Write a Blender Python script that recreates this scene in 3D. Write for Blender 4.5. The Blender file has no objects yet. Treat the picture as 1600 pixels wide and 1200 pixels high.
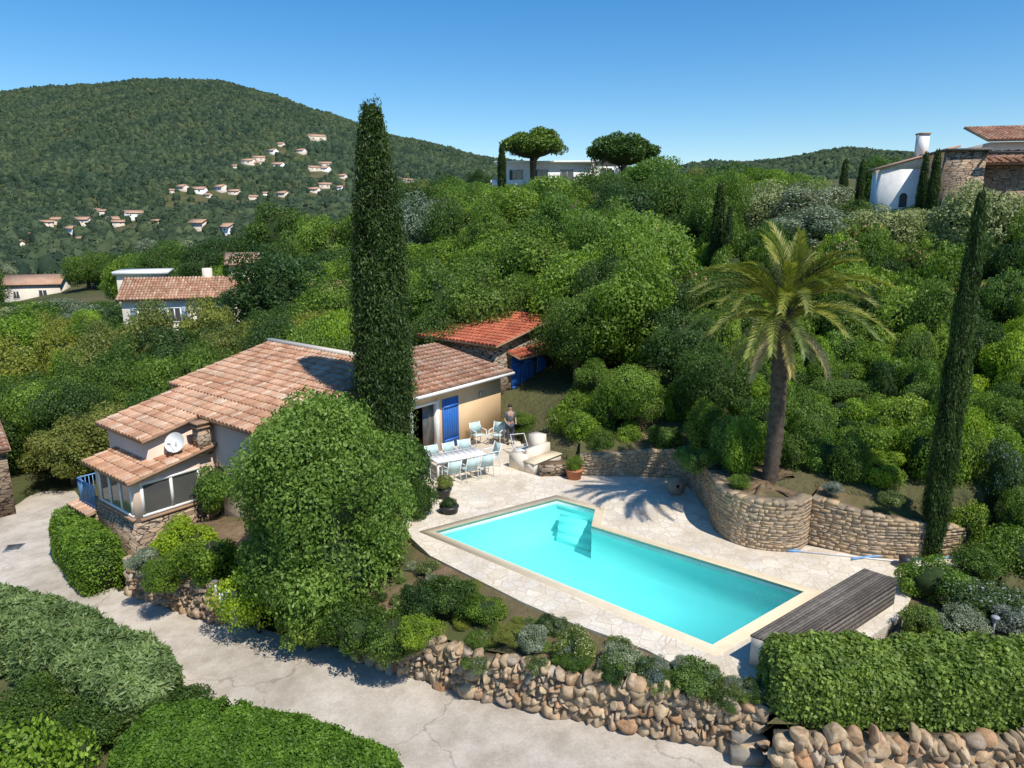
import bpy, math, random
import numpy as np
from mathutils import Vector, Matrix
from mathutils.geometry import tessellate_polygon
rng=np.random.default_rng(7); random.seed(7)
C=bpy.context.scene.collection
F=1110.0; PT=math.radians(13); CP,SP=math.cos(PT),math.sin(PT); CZ=9.4
def ray(px,py):
    u=(px-800)/F; v=(600-py)/F
    return u,CP+v*SP,-SP+v*CP
def mrow(row):
    v=(600-row)/F; return (-SP+v*CP)/(CP+v*SP)
def G(px,py,z=0.0):
    a,b,c=ray(px,py); t=(z-CZ)/c; return (a*t,b*t)
def GR(px,py):
    a,b,c=ray(px,py); t=10.85/(.075*a-c); return (a*t,b*t)
def GD(px,row,D):
    a,b,c=ray(px,row); t=D/b; return (a*t,D,CZ+c*t)
def roadz(x,y=0): return -1.45+.075*x
def rowof(x,y,z):
    m_=(z-CZ)/y; v=(m_*CP+SP)/(CP-m_*SP); t=y/(CP+v*SP); return 800+x/t*F,600-v*F
# ------------------------------------------------------------ mesh builder
class MB:
    def __init__(s): s.V=[];s.F=[];s.M=[];s.n=0
    def add(s,V,Fc,mi=0):
        V=np.asarray(V,dtype=float).reshape(-1,3)
        if isinstance(Fc,np.ndarray): s.F.append(Fc+s.n); s.M.append(np.full(len(Fc),mi))
        else:
            by={}
            for f in Fc: by.setdefault(len(f),[]).append(f)
            for k,l in by.items(): s.F.append(np.array(l)+s.n); s.M.append(np.full(len(l),mi))
        s.V.append(V); s.n+=len(V); return s
    def mesh(s,name,mats,smooth=False):
        me=bpy.data.meshes.new(name); V=np.concatenate(s.V)
        me.vertices.add(len(V)); me.vertices.foreach_set('co',V.ravel())
        lo=np.concatenate([f.ravel() for f in s.F]); tot=np.concatenate([np.full(len(f),f.shape[1]) for f in s.F])
        st=np.concatenate([[0],np.cumsum(tot)[:-1]])
        me.loops.add(len(lo)); me.loops.foreach_set('vertex_index',lo.astype(np.int32))
        me.polygons.add(len(tot)); me.polygons.foreach_set('loop_start',st.astype(np.int32))
        me.polygons.foreach_set('material_index',np.concatenate(s.M).astype(np.int32))
        if smooth: me.polygons.foreach_set('use_smooth',np.ones(len(tot),dtype=bool))
        me.update(calc_edges=True)
        for m in (mats if isinstance(mats,(list,tuple)) else [mats]): me.materials.append(m)
        return me
    def build(s,name,mats,parent=None,smooth=False):
        return link(name,s.mesh(name,mats,smooth),parent)
    def box(s,x0,x1,y0,y1,z0,z1,mi=0):
        return s.hexa([(x0,y0,z0),(x1,y0,z0),(x1,y1,z0),(x0,y1,z0),(x0,y0,z1),(x1,y0,z1),(x1,y1,z1),(x0,y1,z1)],mi)
    def hexa(s,p,mi=0):
        return s.add(p,[(3,2,1,0),(4,5,6,7),(0,1,5,4),(1,2,6,5),(2,3,7,6),(3,0,4,7)],mi)
    def tube(s,pts,rad,n=6,mi=0,cap=True):
        pts=[Vector(p) for p in pts]; V=[];Fc=[]
        for i,p in enumerate(pts):
            d=(pts[min(i+1,len(pts)-1)]-pts[max(i-1,0)]).normalized()
            a=d.cross(Vector((0,0,1)) if abs(d.z)<.9 else Vector((1,0,0))).normalized(); b=d.cross(a)
            r=rad[i] if hasattr(rad,'__len__') else rad
            for k in range(n):
                t=2*math.pi*k/n; V.append(p+a*r*math.cos(t)+b*r*math.sin(t))
        for i in range(len(pts)-1):
            for k in range(n):
                k2=(k+1)%n; Fc.append((i*n+k,i*n+k2,(i+1)*n+k2,(i+1)*n+k))
        if cap: Fc+= [tuple(range(n))[::-1],tuple((len(pts)-1)*n+k for k in range(n))]
        return s.add([tuple(v) for v in V],Fc,mi)
def link(name,me,parent=None):
    o=bpy.data.objects.new(name,me); C.objects.link(o)
    if parent: o.parent=parent
    return o
def tag(o,label,cat=None,group=None,kind=None):
    o['label']=label
    if cat: o['category']=cat
    if group: o['group']=group
    if kind: o['kind']=kind
    return o
def struct(o,label,cat): return tag(o,label,cat,kind='structure')
def thing(name,label,cat,loc=(0,0,0),rz=0,group=None,scale=None):
    o=bpy.data.objects.new(name,None); C.objects.link(o); o.location=loc; o.rotation_euler=(0,0,rz)
    if scale: o.scale=scale
    o.empty_display_size=.3
    return tag(o,label,cat,group)
def dup(root,loc,rz,label,group=None):
    r=root.copy(); C.objects.link(r); r.location=loc; r.rotation_euler=(0,0,rz); r['label']=label
    if group: r['group']=group
    for ch in list(root.children):
        c=ch.copy(); C.objects.link(c); c.parent=r
        for g in ch.children:
            d=g.copy(); C.objects.link(d); d.parent=c
    return r
def unit(a): return a/np.maximum(np.linalg.norm(a,axis=1,keepdims=True),1e-9)
# ------------------------------------------------------------ materials
def newmat(name):
    m=bpy.data.materials.new(name); m.use_nodes=True; nt=m.node_tree; nt.nodes.clear()
    out=nt.nodes.new('ShaderNodeOutputMaterial'); return m,nt,out
def N(nt,t,**k):
    n=nt.nodes.new(t)
    for a,b in k.items(): setattr(n,a,b)
    return n
def mixc(nt,fac,a,b,mode='MIX'):
    n=N(nt,'ShaderNodeMix',data_type='RGBA',blend_type=mode)
    for i,v in ((0,fac),(6,a),(7,b)):
        if hasattr(v,'links') or hasattr(v,'is_linked'): nt.links.new(v,n.inputs[i])
        elif isinstance(v,tuple): n.inputs[i].default_value=(*v,1) if len(v)==3 else v
        else: n.inputs[i].default_value=v
    return n.outputs[2]
def ramp(nt,fac,stops):
    n=N(nt,'ShaderNodeValToRGB'); e=n.color_ramp.elements
    while len(e)<len(stops): e.new(.5)
    for i,(p,c) in enumerate(stops): e[i].position=p; e[i].color=(*c,1)
    nt.links.new(fac,n.inputs[0]); return n.outputs[0]
def coords(nt,scale=(1,1,1),kind='Object'):
    tc=N(nt,'ShaderNodeTexCoord'); mp=N(nt,'ShaderNodeMapping'); mp.inputs['Scale'].default_value=scale
    nt.links.new(tc.outputs[kind],mp.inputs[0]); return mp.outputs[0]
def noise(nt,vec,scale,detail=4,rough=.6):
    n=N(nt,'ShaderNodeTexNoise'); n.inputs['Scale'].default_value=scale; n.inputs['Detail'].default_value=detail
    n.inputs['Roughness'].default_value=rough
    if vec is not None: nt.links.new(vec,n.inputs['Vector'])
    return n.outputs['Fac']
def bsdf(nt,out,col,rough=.8,bump=None,bs=.3,bd=.02,spec=.3,metal=0):
    p=N(nt,'ShaderNodeBsdfPrincipled'); p.inputs['Roughness'].default_value=rough
    p.inputs['Specular IOR Level'].default_value=spec; p.inputs['Metallic'].default_value=metal
    if isinstance(col,tuple): p.inputs['Base Color'].default_value=(*col,1)
    else: nt.links.new(col,p.inputs['Base Color'])
    if bump is not None:
        b=N(nt,'ShaderNodeBump'); b.inputs['Strength'].default_value=bs; b.inputs['Distance'].default_value=bd
        nt.links.new(bump,b.inputs['Height']); nt.links.new(b.outputs[0],p.inputs['Normal'])
    nt.links.new(p.outputs[0],out.inputs[0]); return p
def m_noise(name,c1,c2,scale=3,rough=.85,bs=.3,bd=.02,c3=None,spec=.2,metal=0,kind='Object'):
    m,nt,out=newmat(name); v=coords(nt,kind=kind); f=noise(nt,v,scale,6,.65)
    col=ramp(nt,f,[(.3,c1),(.7,c2)])
    if c3:
        g=noise(nt,v,scale*.17,3,.5); gr=ramp(nt,g,[(.42,(0,0,0)),(.62,(1,1,1))]); col=mixc(nt,gr,col,c3)
    bsdf(nt,out,col,rough,noise(nt,v,scale*6,4,.7),bs,bd,spec,metal); return m
def m_leaf(name,c1,c2,c3=None,trans=.34,rough=.5,ns=1.3,tint=True):
    m,nt,out=newmat(name); geo=N(nt,'ShaderNodeNewGeometry'); oi=N(nt,'ShaderNodeObjectInfo')
    col=mixc(nt,geo.outputs['Random Per Island'],c1,c2)
    f=noise(nt,coords(nt),ns,1,.6)
    sh=ramp(nt,f,[(.35,(.68,.72,.64)),(.65,(1.25,1.2,1.15))]); col=mixc(nt,1.0,col,sh,'MULTIPLY')
    if c3: 
        r=ramp(nt,geo.outputs['Random Per Island'],[(.90,(0,0,0)),(.92,(1,1,1))]); col=mixc(nt,r,col,c3)
    if tint:
        orr=ramp(nt,oi.outputs['Random'],[(0,(.62,.76,.80)),(.35,(1,1,1)),(.7,(1.08,1.1,.8)),(1,(1.38,1.34,.85))]); col=mixc(nt,1.0,col,orr,'MULTIPLY')
    p=N(nt,'ShaderNodeBsdfPrincipled'); p.inputs['Roughness'].default_value=rough; p.inputs['Specular IOR Level'].default_value=.3
    nt.links.new(col,p.inputs['Base Color'])
    t=N(nt,'ShaderNodeBsdfTranslucent'); nt.links.new(mixc(nt,1.0,col,(1.4,1.65,.55),'MULTIPLY'),t.inputs[0])
    mx=N(nt,'ShaderNodeMixShader'); mx.inputs[0].default_value=trans
    nt.links.new(p.outputs[0],mx.inputs[1]); nt.links.new(t.outputs[0],mx.inputs[2]); nt.links.new(mx.outputs[0],out.inputs[0]); return m
def m_island(name,stops,rough=.85,bs=.5,nscale=20,spec=.2,dirt=(.5,.5,.5)):
    m,nt,out=newmat(name); geo=N(nt,'ShaderNodeNewGeometry')
    col=ramp(nt,geo.outputs['Random Per Island'],stops)
    v=coords(nt); f=noise(nt,v,nscale,4,.7); sh=ramp(nt,f,[(.3,dirt),(.7,(1.15,1.15,1.15))]); col=mixc(nt,1.0,col,sh,'MULTIPLY')
    g=noise(nt,v,.9,2); sh2=ramp(nt,g,[(.35,(.8,.78,.76)),(.65,(1.1,1.1,1.1))]); col=mixc(nt,1.0,col,sh2,'MULTIPLY')
    bsdf(nt,out,col,rough,f,bs,.02,spec); return m
def m_stone(name,cols,scale=(2.2,2.2,6.5),gap=(.05,.04,.035),gw=.06,bd=.04,bs=.8,rnd=1.0):
    m,nt,out=newmat(name); v=coords(nt,scale)
    nz=N(nt,'ShaderNodeTexNoise'); nz.inputs['Scale'].default_value=1.2; nt.links.new(v,nz.inputs['Vector'])
    ad=N(nt,'ShaderNodeVectorMath',operation='MULTIPLY_ADD'); nt.links.new(nz.outputs['Color'],ad.inputs[0]); ad.inputs[1].default_value=(.35,.35,.35); nt.links.new(v,ad.inputs[2])
    vo=N(nt,'ShaderNodeTexVoronoi',feature='F1'); vo.inputs['Scale'].default_value=1; vo.inputs['Randomness'].default_value=rnd; nt.links.new(ad.outputs[0],vo.inputs['Vector'])
    ve=N(nt,'ShaderNodeTexVoronoi',feature='DISTANCE_TO_EDGE'); ve.inputs['Scale'].default_value=1; ve.inputs['Randomness'].default_value=rnd; nt.links.new(ad.outputs[0],ve.inputs['Vector'])
    sx=N(nt,'ShaderNodeSeparateColor'); nt.links.new(vo.outputs['Color'],sx.inputs[0])
    col=ramp(nt,sx.outputs[0],cols)
    f=noise(nt,coords(nt),14,5,.7); col=mixc(nt,1.0,col,ramp(nt,f,[(.3,(.78,.78,.78)),(.7,(1.12,1.12,1.12))]),'MULTIPLY')
    g=noise(nt,coords(nt),.6,4,.6); col=mixc(nt,1.0,col,ramp(nt,g,[(.35,(.8,.78,.75)),(.6,(1.06,1.06,1.06))]),'MULTIPLY')
    e=ramp(nt,ve.outputs['Distance'],[(gw*.35,(0,0,0)),(gw,(1,1,1))])
    col=mixc(nt,e,gap,col); bsdf(nt,out,col,.85,e,bs,bd,.2); return m
def m_plain(name,c,rough=.5,spec=.4,metal=0,var=.12):
    return m_noise(name,tuple(x*(1-var) for x in c),tuple(min(1,x*(1+var)) for x in c),2.5,rough,.06,.005,spec=spec,metal=metal)
L={}
L['oak']=m_leaf('leaf_oak',(.070,.130,.020),(.18,.26,.05))
L['dark']=m_leaf('leaf_dark',(.038,.080,.020),(.10,.16,.038))
L['bright']=m_leaf('leaf_bright',(.115,.20,.024),(.26,.36,.07))
L['olive']=m_leaf('leaf_olive',(.16,.19,.12),(.31,.34,.23),trans=.15)
L['yellow']=m_leaf('leaf_yellow',(.16,.18,.04),(.28,.29,.085))
L['cypress']=m_leaf('leaf_cypress',(.026,.052,.013),(.09,.145,.035),trans=.22,ns=.8,tint=False)
L['pine']=m_leaf('leaf_pine',(.065,.115,.022),(.16,.225,.05),trans=.2)
L['bush']=m_leaf('leaf_bush',(.10,.175,.025),(.24,.35,.075),ns=.9,tint=False)
L['ivy']=m_leaf('leaf_ivy',(.10,.16,.025),(.27,.35,.09),ns=2)
L['lime']=m_leaf('leaf_lime',(.17,.26,.02),(.31,.39,.05))
L['clip']=m_leaf('leaf_clip',(.12,.21,.02),(.24,.36,.045),ns=2)
L['oleander']=m_leaf('leaf_oleander',(.10,.17,.05),(.28,.35,.16))
L['grey']=m_leaf('leaf_grey',(.17,.20,.18),(.31,.34,.32),trans=.15)
L['pink']=m_leaf('leaf_pink',(.10,.17,.025),(.2,.28,.06),c3=(.78,.42,.46))
L['purple']=m_leaf('leaf_white_flower',(.09,.14,.03),(.20,.24,.09),c3=(.62,.57,.62))
L['palm']=m_leaf('leaf_palm',(.16,.19,.045),(.35,.34,.11),trans=.22)
L['palmdead']=m_leaf('leaf_palm_dead',(.33,.25,.12),(.50,.40,.23),trans=.25)
core=m_noise('foliage_core',(.014,.028,.008),(.04,.065,.016),5)  # dark filler inside crowns; its colour gives the depth seen between leaves
bark=m_noise('bark',(.07,.05,.035),(.16,.12,.085),8,.9,.8,.03)
palmbark=m_noise('palm_bark',(.05,.04,.03),(.16,.12,.09),7,.9,.8,.04)
soil=m_noise('soil',(.13,.085,.05),(.27,.185,.11),2.5,.95,.8,.06,c3=(.09,.10,.035))
ground_m=m_noise('ground_cover',(.04,.055,.018),(.10,.11,.038),.35,.95,.8,.3,c3=(.12,.105,.05))
tile=m_island('roof_tile',[(0,(.44,.215,.125)),(.25,(.56,.32,.20)),(.5,(.64,.42,.285)),(.75,(.50,.27,.165)),(.9,(.70,.53,.39)),(1,(.38,.20,.13))],.8,.3,9,dirt=(.75,.74,.72))
tilered=m_island('roof_tile_red',[(0,(.42,.11,.06)),(.5,(.56,.18,.10)),(1,(.40,.125,.075))],.7,.2,9,dirt=(.8,.78,.75))
tile_under=m_noise('tile_bedding',(.30,.18,.11),(.4,.25,.16),4)
farroof=m_noise('far_roof_tile',(.42,.24,.15),(.54,.35,.24),.6)
plaster=m_noise('plaster_pink',(.74,.54,.41),(.79,.60,.47),1.2,.9,.15,.01,c3=(.69,.51,.40))
plaster_o=m_noise('plaster_orange',(.74,.50,.28),(.80,.56,.33),1.2,.9,.15,.01)
white=m_plain('white_paint',(.82,.80,.76),.55); cream=m_noise('cream_render',(.70,.62,.51),(.78,.70,.58),1.5,.85,.15,.01,c3=(.64,.56,.47))
tan=m_noise('tan_render',(.60,.50,.39),(.70,.60,.48),1.5)
bluep=m_plain('blue_paint',(.03,.15,.50),.5); darkin=m_plain('interior_shade',(.015,.014,.014),.8)  # interior_shade: near-black colour in place of unlit room and hole depth
lightblue=m_plain('pale_blue_paint',(.16,.34,.58),.5); greyblue=m_plain('grey_blue_paint',(.28,.38,.50),.6)
glass,nt,out=newmat('window_glass'); bsdf(nt,out,(.09,.09,.085),.06,spec=.8)
schist=m_island('schist_stone',[(0,(.34,.24,.15)),(.2,(.50,.37,.23)),(.4,(.40,.31,.22)),(.6,(.56,.41,.25)),(.8,(.34,.27,.20)),(1,(.50,.39,.27))],.85,.6,14,dirt=(.7,.67,.63))
boulder=m_island('boulder_stone',[(0,(.34,.26,.18)),(.2,(.54,.42,.27)),(.4,(.44,.32,.21)),(.6,(.60,.47,.31)),(.8,(.46,.27,.15)),(.9,(.50,.43,.34)),(1,(.38,.29,.21))],.9,1.0,5,dirt=(.48,.43,.38))
mortar=m_noise('wall_core',(.21,.16,.11),(.35,.28,.19),6,.95,.8,.04)
stonewall=m_stone('rubble_wall',[(0,(.26,.19,.13)),(.3,(.44,.31,.20)),(.6,(.36,.29,.22)),(1,(.52,.39,.26))],(2.4,2.4,7.5))
flag=m_stone('crazy_paving',[(0,(.64,.55,.43)),(.35,(.72,.63,.50)),(.7,(.68,.61,.52)),(1,(.77,.68,.55))],(2.7,2.7,2.7),(.53,.44,.335),.04,.005,.25)
concrete,nt,out=newmat('road_concrete'); v=coords(nt)
col=ramp(nt,noise(nt,v,.35,6,.6),[(.3,(.43,.375,.305)),(.7,(.60,.53,.445))])
col=mixc(nt,1.0,col,ramp(nt,noise(nt,v,18,4,.8),[(.3,(.82,.82,.82)),(.7,(1.12,1.12,1.12))]),'MULTIPLY')
col=mixc(nt,1.0,col,ramp(nt,noise(nt,v,1.4,5,.7),[(.35,(.84,.82,.79)),(.6,(1.04,1.04,1.04))]),'MULTIPLY')
nz=N(nt,'ShaderNodeTexNoise'); nz.inputs['Scale'].default_value=.9; nz.inputs['Detail'].default_value=6; nt.links.new(v,nz.inputs['Vector'])
ad=N(nt,'ShaderNodeVectorMath',operation='MULTIPLY_ADD'); nt.links.new(nz.outputs['Color'],ad.inputs[0]); ad.inputs[1].default_value=(1.6,1.6,0); nt.links.new(v,ad.inputs[2])
ve=N(nt,'ShaderNodeTexVoronoi',feature='DISTANCE_TO_EDGE'); ve.inputs['Scale'].default_value=.17; nt.links.new(ad.outputs[0],ve.inputs['Vector'])
crk=ramp(nt,ve.outputs['Distance'],[(.0005,(.68,.66,.63)),(.0026,(1,1,1))]); col=mixc(nt,1.0,col,crk,'MULTIPLY')
bsdf(nt,out,col,.9,noise(nt,v,30,4,.8),.3,.01,.2)
coping_m=m_noise('coping_stone',(.68,.56,.39),(.76,.64,.46),3,.8,.2,.01)
basin_m=m_noise('pool_liner',(.56,.90,.88),(.61,.94,.92),.7,.5,.05,.01)
wood=m_island('weathered_wood',[(0,(.12,.10,.085)),(.5,(.18,.155,.13)),(1,(.25,.22,.185))],.8,.4,10)
terracotta=m_plain('terracotta',(.42,.16,.08),.8); blackpot=m_plain('dark_pot',(.03,.03,.035),.5)
mint=m_plain('mint_fabric',(.52,.66,.64),.7); alu=m_plain('white_metal',(.78,.78,.77),.4)
grey=m_plain('grey_metal',(.32,.33,.34),.5); greystone=m_noise('grey_stone',(.24,.20,.16),(.38,.33,.26),8,.9,.6,.02)
# ------------------------------------------------------------ terrain
cols=[
(-500,[(20,-4),(40,-4),(60,-4.5)],[(130,470),(250,390),(500,335),(900,262),(1500,175),(2300,210)]),
(0,[(5,-1.8),(20,-2.8),(36,-3.3),(60,-3.2)],[(130,472),(250,397),(500,340),(900,245),(1500,155),(2300,190)]),
(130,[(5,-1.8),(20,-2.7),(36,-3),(60,-2.5)],[(130,460),(250,392),(500,335),(900,235),(1500,136),(2300,175)]),
(270,[(5,-1.7),(20,-2.4),(36,-2.6),(60,-1.6)],[(130,445),(250,380),(500,325),(900,225),(1500,127),(2300,160)]),
(370,[(5,-1.7),(20,-2),(36,-1.6),(60,-1.2)],[(130,430),(250,368),(500,320),(900,226),(1480,130),(2300,160)]),
(450,[(5,-1.7),(20,-1.9),(36,-1.2),(60,-.6)],[(130,418),(250,358),(500,315),(900,232),(1450,150),(2300,175)]),
(520,[(5,-1.65),(25,-1.8),(36,-.8),(60,0)],[(130,405),(250,352),(500,312),(900,242),(1400,175),(2300,195)]),
(650,[(5,-1.6),(26,-1.7),(33,.4),(60,2)],[(130,350),(250,338),(500,310),(900,262),(1300,217),(2300,235)]),
(770,[(5,-1.55),(26,-1.5),(33,1.0),(45,2.6),(60,4.6)],[(85,347),(106,300),(135,300),(250,320),(500,300),(1200,253),(2300,262)]),
(900,[(5,-1.5),(25,-1.5),(27,.9),(35,2),(45,3.6),(60,6)],[(85,342),(106,296),(135,298),(250,320),(500,305),(1200,280),(2300,280)]),
(1050,[(5,-1.4),(22,-1.4),(25,1),(35,2.6),(45,4.5),(60,7)],[(85,330),(110,312),(250,330),(500,310),(1200,270),(2300,275)]),
(1180,[(5,-1.3),(18,-1.3),(20.5,1.55),(24,1.9),(35,4),(48,6.6),(60,8)],[(85,328),(110,318),(250,325),(600,295),(1500,254),(2300,262)]),
(1300,[(5,-1.2),(17,-1.2),(19,1.55),(23,1.9),(35,4.4),(48,7.6),(60,8.9)],[(85,338),(110,330),(300,325),(700,280),(1500,236),(2300,250)]),
(1450,[(5,-1.2),(11.4,-1.2),(11.9,-.15),(18,.1),(19.5,1.5),(23,2.2),(34,5.0),(46,8.3),(60,9.4)],[(110,335),(300,330),(700,290),(1500,248),(2300,260)]),
(1620,[(5,-1.1),(11.4,-1.1),(11.9,-.15),(17,.1),(20,2.0),(30,5.2),(42,8.6),(60,10.5)],[(110,330),(300,330),(700,300),(1500,262),(2300,270)]),
(2300,[(5,-1.1),(11,-1.1),(12,0),(17,1),(30,6),(42,9),(60,11)],[(110,330),(300,330),(1500,262),(2300,270)])]
QC=np.array([(c[0]-800)/F/.985 for c in cols])
PR=[]
for px,near,far in cols:
    d=[a for a,b in near]+[a for a,b in far]; z=[b for a,b in near]+[CZ+a*mrow(b) for a,b in far]
    PR.append((np.array(d+[6000.]),np.array(z+[z[-1]*.8])))
def pip(x,y,poly):
    inside=np.zeros(np.shape(x),bool); n=len(poly)
    for i in range(n):
        x1,y1=poly[i]; x2,y2=poly[(i+1)%n]
        if y1==y2: continue
        c=((y1>y)!=(y2>y))&(x<(x2-x1)*(y-y1)/(y2-y1)+x1); inside^=c
    return inside
TPX=[(640,722),(628,800),(640,838),(672,868),(745,905),(815,940),(880,968),(1010,1015),(1100,1062),(1150,1088),(1188,1100),(1225,1080),(1290,1040),(1410,962),(1440,900),(1525,888),(1535,868),(1460,874),(1340,868),(1262,852),(1215,861),(1160,850),(1120,832),(1105,800),(1085,772),(1062,748),(1000,742),(930,742),(880,745),(835,722),(860,690),(850,665),(800,650),(700,640)]
TER=[G(a,b) for a,b in TPX]
LOW=[G(640,725),G(660,850),G(815,925),G(1010,1000),G(1200,1100),(5.2,12.1),(14,11.9),(12.6,17.5),G(1560,862),G(1535,853),G(1460,860),G(1400,858),G(1340,853),G(1268,838),G(1215,849),G(1165,842),G(1125,822),G(1095,780),G(1065,744),G(1020,740),G(930,738),G(835,722),G(790,668),G(640,690)]
def H(x,y,raw=False):
    x=np.asarray(x,float); y=np.asarray(y,float); D=np.maximum(y,5.0); q=x/D
    Z=np.stack([np.interp(D,d,z) for d,z in PR])
    k=np.clip(np.searchsorted(QC,q)-1,0,len(QC)-2); t=np.clip((q-QC[k])/(QC[k+1]-QC[k]),0,1); t=t*t*(3-2*t)*.5+t*.5
    z=np.take_along_axis(Z,k[None],0)[0]*(1-t)+np.take_along_axis(Z,k[None]+1,0)[0]*t
    w=np.clip((D-350)/500,0,1)*np.clip((1500-D)/500,.22,1)
    z=z+w*(9*np.sin(x/95+np.sin(y/170)*1.6)+6*np.sin((x*.6+y*.5)/55+1)+4*np.sin((x-y*.8)/31))
    w2=np.clip((D-40)/60,0,1); z=z+w2*.7*np.sin(x/9+y/13)
    front=(y<30)&(q<.0)&(x>-30)
    z=np.where(front&(z<roadz(x)+1.2)&(y<24+0*x),roadz(x)-.12,z)
    z=np.where((y<12)&(x<5.0),roadz(x)-.12,z)
    if not raw: z=np.where(pip(x,y,LOW),-3.4,z)
    return z
def H1(x,y): return float(H(np.array([x]),np.array([y]),True)[0])
def hit(px,row,D0=20,D1=2400):
    a,b,c=ray(px,row); D=np.geomspace(D0,D1,1500); t=D/b
    z=CZ+c*t; h=H(a*t,D,True); i=np.argmax(z<h)
    return (a*t[i],D[i],h[i]) if (z<h).any() else None
NA,NR=460,420
az=np.radians(np.linspace(-58,58,NA)); rr=np.geomspace(4.5,5200,NR)
A,R=np.meshgrid(az,rr); X=(R*np.sin(A)).ravel(); Y=(R*np.cos(A)).ravel(); Z=H(X,Y)
i,j=np.meshgrid(np.arange(NR-1),np.arange(NA-1),indexing='ij'); b0=(i*NA+j).ravel()
FT=np.stack([b0,b0+1,b0+NA+1,b0+NA],1)
mb=MB(); mb.add(np.stack([X,Y,Z],1),FT)
struct(mb.build('ground',ground_m,smooth=True),'green and brown ground of the slope, valley and mountain','ground')
def sheet(name,outer,zf,mat,holes=(),skirt=0):
    loops=[outer]+list(holes); pts=[p for l in loops for p in l]
    tr=tessellate_polygon([[Vector((p[0],p[1],0)) for p in l] for l in loops])
    m=MB(); V=[(p[0],p[1],zf(p[0],p[1])) for p in pts]
    fs=[]
    for a,b,c in tr:
        pa,pb,pc=V[a],V[b],V[c]; cr=(pb[0]-pa[0])*(pc[1]-pa[1])-(pb[1]-pa[1])*(pc[0]-pa[0])
        fs.append((a,b,c) if cr>0 else (a,c,b))
    m.add(V,fs)
    if skirt:
        n=len(outer); W=V[:n]+[(x,y,z-skirt) for x,y,z in V[:n]]
        m.add(W,[(k,(k+1)%n,n+(k+1)%n,n+k) for k in range(n)])
    return m.build(name,mat)
# road
WPX=[(205,925),(345,975),(450,1005),(560,1032),(640,1052),(740,1086),(880,1117),(1000,1142),(1130,1166),(1188,1178)]
WW=[GR(a,b) for a,b in WPX]
RP=[GR(*p) for p in [(-300,690),(-20,742),(95,736),(140,800),(110,830),(185,925)]]+[(x,y+.3) for x,y in WW]+[(5.2,12.2),(16,11.7),(16,3),(-1,5)]+[GR(*p) for p in [(640,1215),(560,1175),(480,1145),(390,1112),(300,1082),(200,1030),(130,995),(60,955),(0,936),(-300,900)]]
struct(sheet('road',RP,lambda x,y:roadz(x)+.0,concrete),'pale cracked concrete drive curving past the stone walls','road')
# pool
PA=[G(*p) for p in [(680,832),(870,781),(930,797),(924,823),(1256,926),(1113,1009)]]
def offset(poly,d):
    n=len(poly); out=[]
    ar=sum(poly[i][0]*poly[(i+1)%n][1]-poly[(i+1)%n][0]*poly[i][1] for i in range(n))
    s=1 if ar>0 else -1
    for i in range(n):
        p0,p1,p2=[Vector(poly[k%n]) for k in (i-1,i,i+1)]
        e1=(p1-p0).normalized(); e2=(p2-p1).normalized(); n1=Vector((e1.y,-e1.x))*s; n2=Vector((e2.y,-e2.x))*s
        m=(n1+n2); m=m/max(m.dot(n1),.35); out.append((p1.x+m.x*d,p1.y+m.y*d))
    return out
CO=offset(PA,.30)
terr=sheet('terrace',TER,lambda x,y:0,flag,[CO],skirt=.4)
struct(terr,'pale crazy paved terrace around the swimming pool','terrace')
pool=thing('swimming_pool','turquoise swimming pool with stone coping in the paved terrace','swimming pool',(PA[0][0],PA[0][1],0))
def rel(o,par): 
    o.parent=par; o.location=(-par.location.x,-par.location.y,-par.location.z); return o
m=MB(); n=6
V=[(x,y,.03) for x,y in PA]+[(x,y,.03) for x,y in CO]+[(x,y,-.08) for x,y in PA]+[(x,y,-.08) for x,y in CO]
m.add(V,[f for k in range(n) for f in ((k,(k+1)%n,n+(k+1)%n,n+k),(k,(k+1)%n,2*n+(k+1)%n,2*n+k),(n+k,n+(k+1)%n,3*n+(k+1)%n,3*n+k))])
rel(m.build('coping',coping_m),pool)
m=MB(); PI=offset(PA,.012)
V=[(x,y,-.02) for x,y in PI]+[(x,y,-1.1) for x,y in PI]
m.add(V,[(k,(k+1)%n,n+(k+1)%n,n+k) for k in range(n)]+[(6,7,8,9),(6,9,10,11)])
rel(m.build('basin',basin_m),pool)
PB=offset(PA,.006)
wl=MB(); PC=offset(PA,-.012)
wl.add([(x,y,-.03) for x,y in PC]+[(x,y,-.17) for x,y in PC],[(k,(k+1)%n,n+(k+1)%n,n+k) for k in range(n)])
rel(wl.build('waterline_band',white),pool)
water,nt,out=newmat('pool_water'); tr=N(nt,'ShaderNodeBsdfTransparent'); tr.inputs[0].default_value=(.49,.95,.96,1)
gl=N(nt,'ShaderNodeBsdfGlossy'); gl.inputs['Roughness'].default_value=.04; fr=N(nt,'ShaderNodeFresnel'); fr.inputs[0].default_value=1.33
bp=N(nt,'ShaderNodeBump'); bp.inputs['Strength'].default_value=.3; bp.inputs['Distance'].default_value=.03; nt.links.new(noise(nt,coords(nt),2.6,3),bp.inputs['Height'])
nt.links.new(bp.outputs[0],gl.inputs['Normal']); nt.links.new(bp.outputs[0],fr.inputs['Normal'])
mx=N(nt,'ShaderNodeMixShader'); nt.links.new(fr.outputs[0],mx.inputs[0]); nt.links.new(tr.outputs[0],mx.inputs[1]); nt.links.new(gl.outputs[0],mx.inputs[2]); nt.links.new(mx.outputs[0],out.inputs[0])
wa=sheet('water',PB,lambda x,y:-.12,water); rel(wa,pool)
B_,C_,D_=Vector(PA[1]),Vector(PA[2]),Vector(PA[3]); A_=Vector(PA[0])
e=(C_-B_); f=(D_-C_).normalized()
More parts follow.
